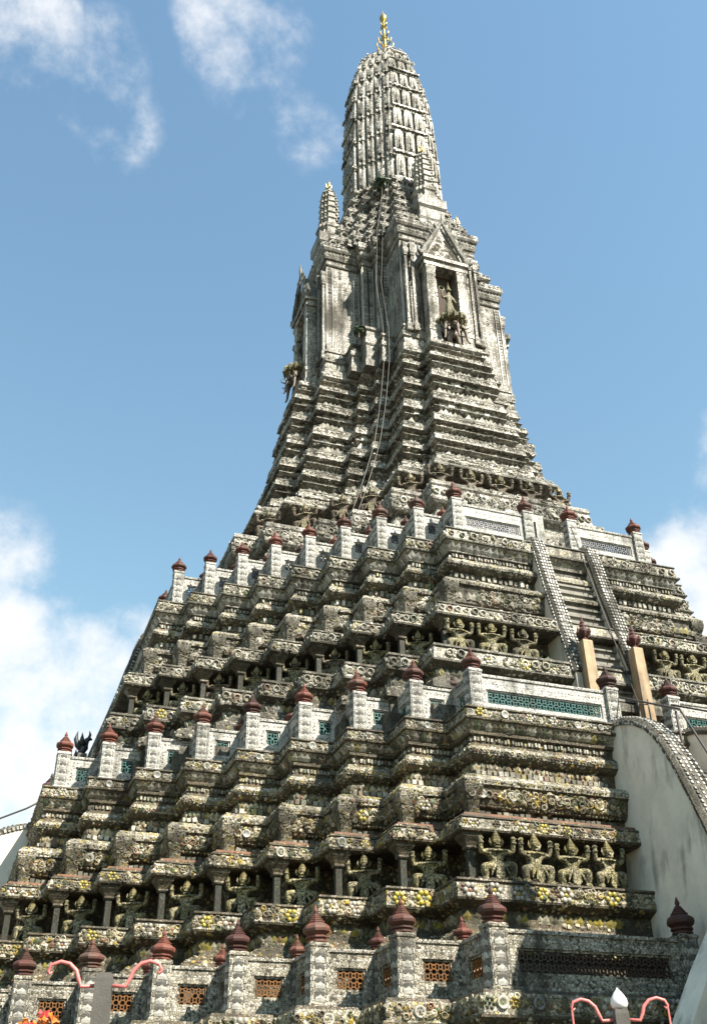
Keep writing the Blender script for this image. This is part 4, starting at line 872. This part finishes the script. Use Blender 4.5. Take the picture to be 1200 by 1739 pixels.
def deity_mesh():
    V = [(0, 0, .9), (0, -.02, 1.25), (0, -.03, 1.5), (0, -.04, 1.68), (0, -.05, 1.85), (-.12, 0, .85), (-.14, -.02, .45), (-.14, -.05, .05), (.12, 0, .85), (.16, -.02, .45), (.18, -.05, .05),
         (-.22, -.02, 1.45), (-.42, -.08, 1.3), (-.48, -.2, 1.62), (.22, -.02, 1.45), (.36, -.06, 1.15), (.3, -.22, .98)]
    E = [(0, 1), (1, 2), (2, 3), (3, 4), (0, 5), (5, 6), (6, 7), (0, 8), (8, 9), (9, 10), (2, 11), (11, 12), (12, 13), (2, 14), (14, 15), (15, 16)]
    Rr = [.17, .13, .17, .07, .12, .13, .11, .08, .13, .11, .08, .09, .06, .05, .09, .06, .05]
    b = skin('body', V, E, Rr, 'statue_pale', 1)
    c = MB(); c.loft([(.15, 1.9), (.16, 1.96), (.12, 2.0), (.12, 2.06), (.08, 2.12), (.07, 2.2), (.02, 2.4), (.004, 2.6)], 8, cy=-.05)
    k = MB(); k.loft([(.36, .12), (.34, .2), (.26, .6), (.19, .95), (.2, 1.0)], 8)
    d = MB(); n = 10; d.tube([(-.5+.16*math.cos(t), -.22, 1.82+.16*math.sin(t)) for t in np.linspace(0, 2*math.pi, n)], .03, 5)
    return b, fix_normals(c.mesh('crown', 'crown_gold')), fix_normals(k.mesh('skirt', 'statue_pale')), fix_normals(d.mesh('disc_emblem', 'crown_gold'))
DB = deity_mesh()
for (loc, rz, wh) in (((0, -7.05, 41.82), 0, 'front'), ((-7.05, 0, 41.82), -math.pi/2, 'left')):
    t = tag(empty('elephant_statue', loc, rz), 'three-headed stone elephant with hanging trunks standing in the %s niche of the tower' % wh, 'statue', 'elephants in the tower niches'); t.scale = (.82, .82, 1.0)
    obj('body', EB, t); obj('howdah', EW, t)
    for me, tm, em in EH:
        h = obj('head', me, t); obj('tusks', tm, h); obj('ears', em, h)
    z = loc[2]+2.38
    t = tag(empty('deity_statue', (loc[0], loc[1], z), rz), 'pale crowned deity statue holding a disc, standing on the elephant in the %s niche' % wh, 'statue', 'deities in the tower niches'); t.scale = (1.1, 1.1, 1.12)
    for n, me in zip(('body', 'crown', 'skirt', 'disc_emblem'), DB): obj(n, me, t)

# ------------------------------------------------------------------ stairs
def stair(name, label, top, x_top, x_bot, half_in, cop_w, zfloor, steps, rz, yback):
    """steep flight: battered plaster cheek walls, studded copings, separate treads. top: (y,z) line of the coping"""
    T = Matrix.Rotation(rz, 4, 'Z'); root = tag(empty(name), label, 'staircase')
    def part(nm, mb, mat, par=None, fx=True):
        me = mb.mesh(nm, mat); me = fix_normals(me) if fx else me; me.transform(T); return obj(nm, me, par or root)
    z1, z0 = top[0][1], top[-1][1]
    xo = lambda z: x_bot+(x_top-x_bot)*(z-zfloor)/(z1-zfloor)
    for s in (-1, 1):
        mb = MB(); n = len(top); poly = [(y, z-.06) for y, z in top]+[(top[-1][0], zfloor), (top[0][0], zfloor)]; k = len(poly)
        V = [(s*xo(z), y, z) for y, z in poly]+[(s*half_in, y, z) for y, z in poly]
        mb.add(V, [tuple(range(k)), tuple(range(2*k-1, k-1, -1))]+[(i, i+k, (i+1) % k+k, (i+1) % k) for i in range(k)])
        y0 = top[0][0]; mb.box(min(s*half_in, s*x_top), max(s*half_in, s*x_top), y0+.002, yback, zfloor, z1-.3)
        wall = part('side_wall', mb, 'plaster')
        # coping: rounded band following the line
        mb = MB(); pr = [(-.04, -.16), (-.07, -.02), (0, .08), (cop_w*.5, .12), (cop_w, .08), (cop_w+.07, -.02), (cop_w+.04, -.16)]
        V = []
        for j, (y, z) in enumerate(top):
            d = np.array(top[min(j+1, n-1)])-np.array(top[max(j-1, 0)]); d = d/np.hypot(*d); nn = np.array([d[1], -d[0]])
            if nn[1] < 0: nn = -nn
            for (u, w) in pr: V.append((s*(half_in+u*(xo(z)-half_in)/cop_w), y+nn[0]*w, z+nn[1]*w))
        k = len(pr); F = [(j*k+i, j*k+i+1, (j+1)*k+i+1, (j+1)*k+i) for j in range(n-1) for i in range(k-1)]; F += [tuple(range(k)), tuple(range((n-1)*k, n*k))]
        mb.add(V, F); cp = part('coping', mb, 'mosaic_mid', wall)
        mb = MB(); rows = 4; O = []; U = []; Vv = []; Wn = []
        for j in range(n-1):
            a, b = np.array(top[j]), np.array(top[j+1]); L = np.hypot(*(b-a)); d = (b-a)/L; nn = np.array([d[1], -d[0]]); nn = nn if nn[1] > 0 else -nn
            for q in np.arange(.08, L, .17):
                p = a+d*q
                for i in range(rows+2):
                    if i < rows: x = half_in+(xo(p[1])-half_in)*(i+.5)/rows; w = .10; wn = np.array([0, nn[0], nn[1]]); vv = np.array([0, d[0], d[1]])
                    else: x = xo(p[1])+.055; w = -.05-(i-rows)*.06; wn = np.array([1., 0, 0]); vv = np.array([0, d[0], d[1]])
                    O.append((s*x, p[0]+nn[0]*w, p[1]+nn[1]*w)); U.append(np.cross(vv, wn)*np.array([s, 1, 1])); Vv.append(vv); Wn.append(wn*np.array([s, 1, 1]))
        O, U, Vv, Wn = map(np.array, (O, U, Vv, Wn)); N = len(O); cc = np.array([(.75, .73, .67), (.55, .53, .47), (.12, .11, .10)])[rng.choice(3, N, p=[.42, .26, .32])]
        mb.inst(TM['box'], O, U*.075, Vv*.10, Wn*.035, cc); stuff(part('coping_studs', mb, 'relief_white', cp, False))
    # treads
    ya = np.array([p[0] for p in top]); za = np.array([p[1] for p in top])
    for i in range(steps):
        z = zfloor+(z1-.25-zfloor)*(i+1)/steps; y = np.interp(z+1.5, za[::-1], ya[::-1]); rise = (z1-.25-zfloor)/steps
        mb = MB(); mb.box(-half_in+.004, half_in-.004, y-.03, y+2.2 if i < steps-1 else yback, z-.09, z); mb.box(-half_in+.006, half_in-.006, y+.06, y+2.0, z-rise-.004, z-.09)
        part('step', mb, 'stair_stone')
    return root
STC = [(-14.75, 24.15), (-15.08, 23.95), (-15.34, 23.2), (-15.72, 21.6), (-16.35, 19.4), (-16.85, 17.74), (-17.0, 17.2)]
stair('upper_staircase', 'steep upper staircase with white cheek walls climbing the middle of the front face', STC, 1.5, 1.56, 1.02, .48, 14.46, 24, 0, -13.0)
stair('upper_staircase', 'steep upper staircase in profile on the tower left edge', STC, 1.5, 1.56, 1.02, .48, 14.46, 24, -math.pi/2, -13.0)
STB = [(-18.75, 14.5), (-19.4, 14.38), (-20.1, 14.12), (-20.8, 13.68), (-21.4, 13.05), (-22.0, 12.15), (-22.6, 11.05), (-23.3, 9.7), (-24.3, 7.7), (-25.3, 5.7)]
stair('lower_staircase', 'broad lower staircase with tall shaded plaster wall at the right edge', STB, 1.66, 2.55, 1.2, .46, 5.42, 24, 0, -17.6)
stair('lower_staircase', 'lower staircase with white wall and curved coping at the far left edge', STB, 1.66, 2.55, 1.2, .46, 5.42, 24, -math.pi/2, -17.6)
# ground flight descending sideways in front: one slanting plaster wall
def ground_flight():
    t = tag(empty('ground_staircase', (0, 0, 0)), 'pale plaster wall of the ground staircase slanting down at the lower right corner', 'staircase')
    mb = MB(); mb.prism([(3.4, 0), (3.4, 8.0), (-2.9, 8.0), (-3.6, 7.3), (-4.0, 6.7), (-4.75, 5.7), (-5.55, 4.5), (-6.6, 2.9), (-8.2, .6), (-8.6, 0)], -25.6, -24.75); obj('side_wall', fix_normals(mb.mesh('side_wall', 'plaster')), t)
    mb = MB(); mb.prism([(3.4, 0), (3.4, 7.9), (-2.9, 7.9), (-4.0, 6.6), (-5.55, 4.4), (-8.5, 0)], -28.6, -27.8); obj('side_wall', fix_normals(mb.mesh('side_wall', 'plaster')), t)
    for i in range(18):
        z = 5.4*(i+1)/18; x = -8.0+4.4*i/17
        mb = MB(); mb.box(x, 2.0, -27.8, -25.6, z-.3, z); obj('step', mb.mesh('step', 'stair_stone'), t)
ground_flight()
# posts with bird finials at the foot of the upper stairs
def bird_mesh():
    mb = MB()
    mb.tube([(-.05, 0, 0), (-.02, 0, .12), (.02, 0, .26), (.05, 0, .42), (.12, 0, .56), (.2, 0, .62), (.3, 0, .58)], [.15, .13, .17, .13, .09, .085, .012], 7)      # body, neck, beak
    mb.tube([(.17, 0, .64), (.2, 0, .76), (.16, 0, .92)], [.06, .05, .006], 5)                                                                                           # crest
    mb.tube([(-.06, 0, .22), (-.2, 0, .34), (-.28, 0, .56), (-.24, 0, .86)], [.12, .11, .08, .006], 6)                                                                   # tail plume
    for s_ in (-1, 1): mb.tube([(.0, s_*.1, .32), (-.08, s_*.2, .46), (-.1, s_*.22, .74)], [.1, .09, .006], 5)                                                           # wings
    return mb
def bud_mesh():
    mb = MB(); mb.loft([(.15, 0), (.18, .05), (.12, .1), (.10, .2), (.17, .28), (.22, .4), (.2, .5), (.11, .6), (.13, .66), (.08, .74), (.095, .8), (.05, .88), (.02, 1.02), (.004, 1.12)], 7)
    for k in range(6):
        a = k*math.pi/3; mb.tube([(.12*math.cos(a), .12*math.sin(a), .22), (.25*math.cos(a), .25*math.sin(a), .36), (.24*math.cos(a), .24*math.sin(a), .6)], [.07, .06, .006], 5)
    return mb
BR, BK = fix_normals(bud_mesh().mesh('bud_finial', 'old_red')), fix_normals(bird_mesh().mesh('bird_finial', 'dark_bronze', True))
def stair_post(loc, mat, bird, rz, label):
    t = tag(empty('stair_post', loc, rz), label, 'post', 'square posts at the foot of the upper stairs')
    mb = MB(); mb.loft([(.25, 0), (.25, .25), (.22, .3), (.20, 3.84), (.19, 3.9)]); obj('shaft', fix_normals(mb.mesh('shaft', mat)), t)
    o = obj('bird_finial' if bird is BK else 'bud_finial', bird, t, (0, 0, 3.88)); o.scale = (1.25, 1.25, 1.25) if bird is BK else (1, 1, 1)
stair_post((-1.10, -17.2, 14.46), 'beige_paint', BR, 0, 'square beige post with dark red bud finial, left of the steep stair foot')
stair_post((1.06, -17.2, 14.46), 'beige_paint', BR, 0, 'square beige post with dark red bud finial, right of the steep stair foot')
stair_post((-17.2, -1.10, 14.0), 'concrete', BK, 0, 'grey post with dark winged bird finial against the sky on the left terrace')
stair_post((-17.2, 1.10, 14.0), 'concrete', BK, 0, 'grey post with dark bird finial half hidden behind the left terrace corner')
# handrails
def handrail(name, label, posts, bars, mat, r=.035):
    t = tag(empty(name, posts[0][0]), label, 'handrail'); o = Vector(posts[0][0])
    for a, b in posts: mb = MB(); mb.tube([Vector(a)-o, Vector(b)-o], r*1.15, 8); obj('upright', fix_normals(mb.mesh('upright', mat, True)), t)
    for pl in bars: mb = MB(); mb.tube([Vector(p)-o for p in pl], r, 8); obj('bar', fix_normals(mb.mesh('bar', mat, True)), t)
handrail('handrail', 'thin dark rail with bright uprights beside the steep stair foot', [((.66, -17.35, 14.46), (.66, -17.35, 16.2)), ((.78, -17.75, 14.46), (.78, -17.75, 16.1))], [[(.8, -14.7, 25.2), (.74, -15.9, 21.0), (.68, -17.35, 16.05), (.78, -17.75, 15.9)]], 'iron', .022)
handrail('handrail', 'dark sloping iron rail over the lower staircase coping, left side', [((-1.0, -18.4, 14.5), (-1.0, -18.4, 15.6)), ((-1.15, -21.6, 12.0), (-1.15, -21.6, 13.9))], [[(-1.0, -17.9, 15.9), (-1.0, -18.6, 15.6), (-1.15, -21.8, 13.9), (-1.3, -25.0, 7.8)]], 'iron', .035)
handrail('handrail', 'dark sloping iron rail over the lower staircase, right side', [((1.1, -18.4, 14.5), (1.1, -18.4, 15.7))], [[(1.1, -18.2, 15.8), (1.2, -21.8, 13.9), (1.3, -25.0, 7.8)]], 'iron', .035)
handrail('handrail', 'thin iron rail in silhouette over the far left staircase', [((-18.7, -1.0, 14.46), (-18.7, -1.0, 15.5))], [[(-18.3, -1.1, 15.9), (-19.2, -1.1, 15.3), (-21.9, -1.2, 13.9), (-24.0, -1.3, 10.4)]], 'iron', .04)
# doorway at the head of the upper stair
mb = MB(); mb.box(-.95, -.55, -12.35, -11.9, 23.9, 26.9); mb.box(.55, .95, -12.35, -11.9, 23.9, 26.9); mb.box(-.95, .95, -12.35, -11.9, 26.9, 27.3);
dw = tag(obj('doorway', fix_normals(mb.mesh('doorway', 'mosaic_white'))), 'small white framed doorway at the head of the steep stair', 'doorway')
mb = MB(); mb.box(-.55, .55, -12.1, -12.02, 23.9, 26.9); obj('door', mb.mesh('door', 'stucco_red'), dw)

# ------------------------------------------------------------------ near things
def lamp(loc, label, bulb, hpost, rz=0):
    t = tag(empty('lamp_post', loc, rz), label, 'lamp post', 'lamp posts in front of the tower'); z = hpost
    mb = MB(); mb.loft([(.14, 0), (.14, .3), (.11, .35), (.09, z-.06), (.08, z)]); obj('column', fix_normals(mb.mesh('column', 'concrete')), t)
    for s in (-1, 1):
        pts = [(s*x_, 0, z+z_*.8) for x_, z_ in ((.10, -.16), (.25, -.17), (.29, -.06), (.32, .04), (.40, .13), (.50, .16), (.60, .12), (.635, .04), (.61, -.005), (.585, .03))]
        mb = MB(); mb.tube(pts, [.021, .021, .024, .023, .022, .021, .02, .018, .015, .008], 8); obj('scroll_arm', fix_normals(mb.mesh('scroll_arm', 'pink_paint', True)), t)
        if not bulb: continue
        mb = MB(); mb.tube([(s*.63, 0, z+.05), (s*.63, 0, z-.2)], .012, 6); b = obj('hanger', mb.mesh('hanger', 'pink_paint'), t)
        mb = MB(); mb.loft([(.02, z-.2), (.09, z-.25), (.10, z-.29), (.06, z-.33), (.02, z-.36)], 10, cx=s*.63); obj('lamp_shade', fix_normals(mb.mesh('lamp_shade', 'lamp_white', True)), t)
    if bulb:
        mb = MB(); mb.loft([(.07, z), (.10, z+.02), (.115, z+.07), (.10, z+.13), (.06, z+.19), (.02, z+.235), (.003, z+.26)], 12); obj('bud_cap', fix_normals(mb.mesh('bud_cap', 'lamp_white', True)), t)
lamp((-12.86, -34, 0), 'lamp post with pink scroll arms and a white bud cap, lower right', True, 3.49, R_(-20))
lamp((-19.55, -34, 0), 'lamp post with pink scroll arms and a square grey top, lower left', False, 3.67, R_(-16))
def bouquet():
    t = tag(empty('flower_bunch', (-20.2, -34.2, 0)), 'bright orange and red bunch of flowers peeking in at the bottom left', 'flowers')
    mb = MB(); mb.tube([(0, 0, 0), (0, 0, 3.0)], .05, 6); obj('stake', mb.mesh('stake', 'concrete'), t)
    for mt, n in (('petal_orange', 60), ('petal_red', 34)):
        mb = MB()
        for i in range(n):
            d = rng.normal(0, 1, 3); d /= np.linalg.norm(d); c = np.array([0, 0, 3.06])+d*np.array([.26, .26, .14])*rng.random()**.4; u = rng.normal(0, 1, 3); u /= np.linalg.norm(u); v = np.cross(u, d); v /= np.linalg.norm(v)+1e-6; s = .05
            mb.add([c-u*s, c+v*s*.7+d*.02, c+u*s, c-v*s*.7+d*.02, c+d*s*1.2], [(0, 1, 4), (1, 2, 4), (2, 3, 4), (3, 0, 4)])
        stuff(obj('petals', mb.mesh('petals', mt), t))
bouquet()
# cables hanging down the tower's corner
def cable(label, pts, r=.009):
    P = []
    for a, b in zip(pts[:-1], pts[1:]):
        a, b = Vector(a), Vector(b); L = (b-a).length
        for k in range(6): t = k/6; p = a.lerp(b, t); p.z -= .02*L*math.sin(math.pi*t); P.append(p)
    P.append(Vector(pts[-1])); o = Vector(pts[-1]); mb = MB(); mb.tube([p-o for p in P], r, 6)
    x = obj('cable', fix_normals(mb.mesh('cable', 'rope', True)), None, o); tag(x, label, 'cable', 'cables down the tower corner')
cable('left one of two pale cables running from the spire down the corner', [(-.5, -.7, 80.0), (-1.3, -2.6, 76.2), (-1.98, -3.45, 67), (-2.55, -3.75, 57.8), (-3.72, -5.45, 52.2), (-4.03, -5.6, 47.2), (-3.71, -5.65, 43.5), (-4.01, -6.3, 40.6), (-4.74, -7.3, 36.7), (-5.73, -8.7, 32.7), (-6.64, -9.8, 30.0), (-8.09, -11.6, 26.2)])
cable('right one of two pale cables running from the spire down the corner', [(-.3, -.8, 80.0), (-1.0, -2.7, 76.2), (-1.56, -3.5, 67), (-2.15, -3.8, 57.9), (-3.35, -5.45, 52.3), (-3.68, -5.6, 47.3), (-3.37, -5.65, 43.6), (-3.68, -6.3, 40.7), (-4.43, -7.3, 36.7), (-5.45, -8.7, 32.7), (-6.37, -9.8, 30.0), (-7.84, -11.6, 26.2)])
# scrub growing on the roof tiers below the spire
def shrub(loc, r, n, label):
    t = tag(empty('roof_shrub', loc), label, 'plant'); mb = MB()
    for i in range(5): a = rng.random()*6.28; mb.tube([(0, 0, -.3), (math.cos(a)*r*.4, math.sin(a)*r*.4, r*.5), (math.cos(a)*r*.7, math.sin(a)*r*.7, r)], [.05, .03, .01], 4)
    obj('stem', mb.mesh('stem', 'elephant_stone'), t); mb = MB()
    for i in range(n):
        d = rng.normal(0, 1, 3); d /= np.linalg.norm(d); c = d*r*rng.random()**.5*np.array([1, 1, .9])+np.array([0, 0, r*.5]); u = rng.normal(0, 1, 3); u /= np.linalg.norm(u); v = np.cross(u, d); v /= np.linalg.norm(v)+1e-6; s = .13+.1*rng.random()
        mb.add([c-u*s, c+v*s*.5, c+u*s, c-v*s*.5], [(0, 1, 2, 3)])
    stuff(obj('leaves', mb.mesh('leaves', 'leaf'), t))
shrub((-2.5, -3.6, 58.9), .6, 200, 'dark green shrub rooted on the roof tiers beside the front small prang')
shrub((-4.6, -4.0, 44.3), .4, 90, 'small weed tuft at the foot of the recessed corner')
shrub((-2.2, -15.9, 17.7), .35, 80, 'little tuft of weeds beside the steep stair wall')

# ------------------------------------------------------------------ pavilion that shades the lower right (stands off to the right)
def pavilion():
    t = tag(empty('pavilion', (.35, -33, 0)), 'open gabled pavilion with tiled tiered roof standing before the front stair', 'pavilion')
    mb = MB(); mb.loft([(4.6, 0), (4.6, 1.2), (4.3, 1.3), (4.3, 2.2)]); obj('base', fix_normals(mb.mesh('base', 'plaster')), t)
    col = pilaster([(.34, 2.2), (.34, 2.6), (.26, 2.7), (.25, 13.4), (.34, 13.6), (.36, 14.0)], 'mosaic_white', 'column')
    for x in (-3.6, -1.3, 1.3, 3.6):
        for y in (-3.6, -1.3, 1.3, 3.6):
            if abs(x) > 2 or abs(y) > 2: obj('column', col, t, (x, y, 0))
    mb = MB(); mb.loft([(3.1, 2.2), (3.1, 14.0)]); obj('shrine_room', fix_normals(mb.mesh('shrine_room', 'plaster')), t)
    mb = MB(); mb.loft([(4.3, 14.0), (4.4, 14.6), (4.6, 14.8), (3.7, 15.9), (3.75, 16.1), (2.9, 17.1), (2.95, 17.3), (2.1, 18.3), (2.15, 18.5), (1.3, 19.6), (1.35, 19.8), (.6, 21), (.3, 23), (.05, 26)]); obj('roof', fix_normals(mb.mesh('roof', 'roof_tile')), t)
pavilion()
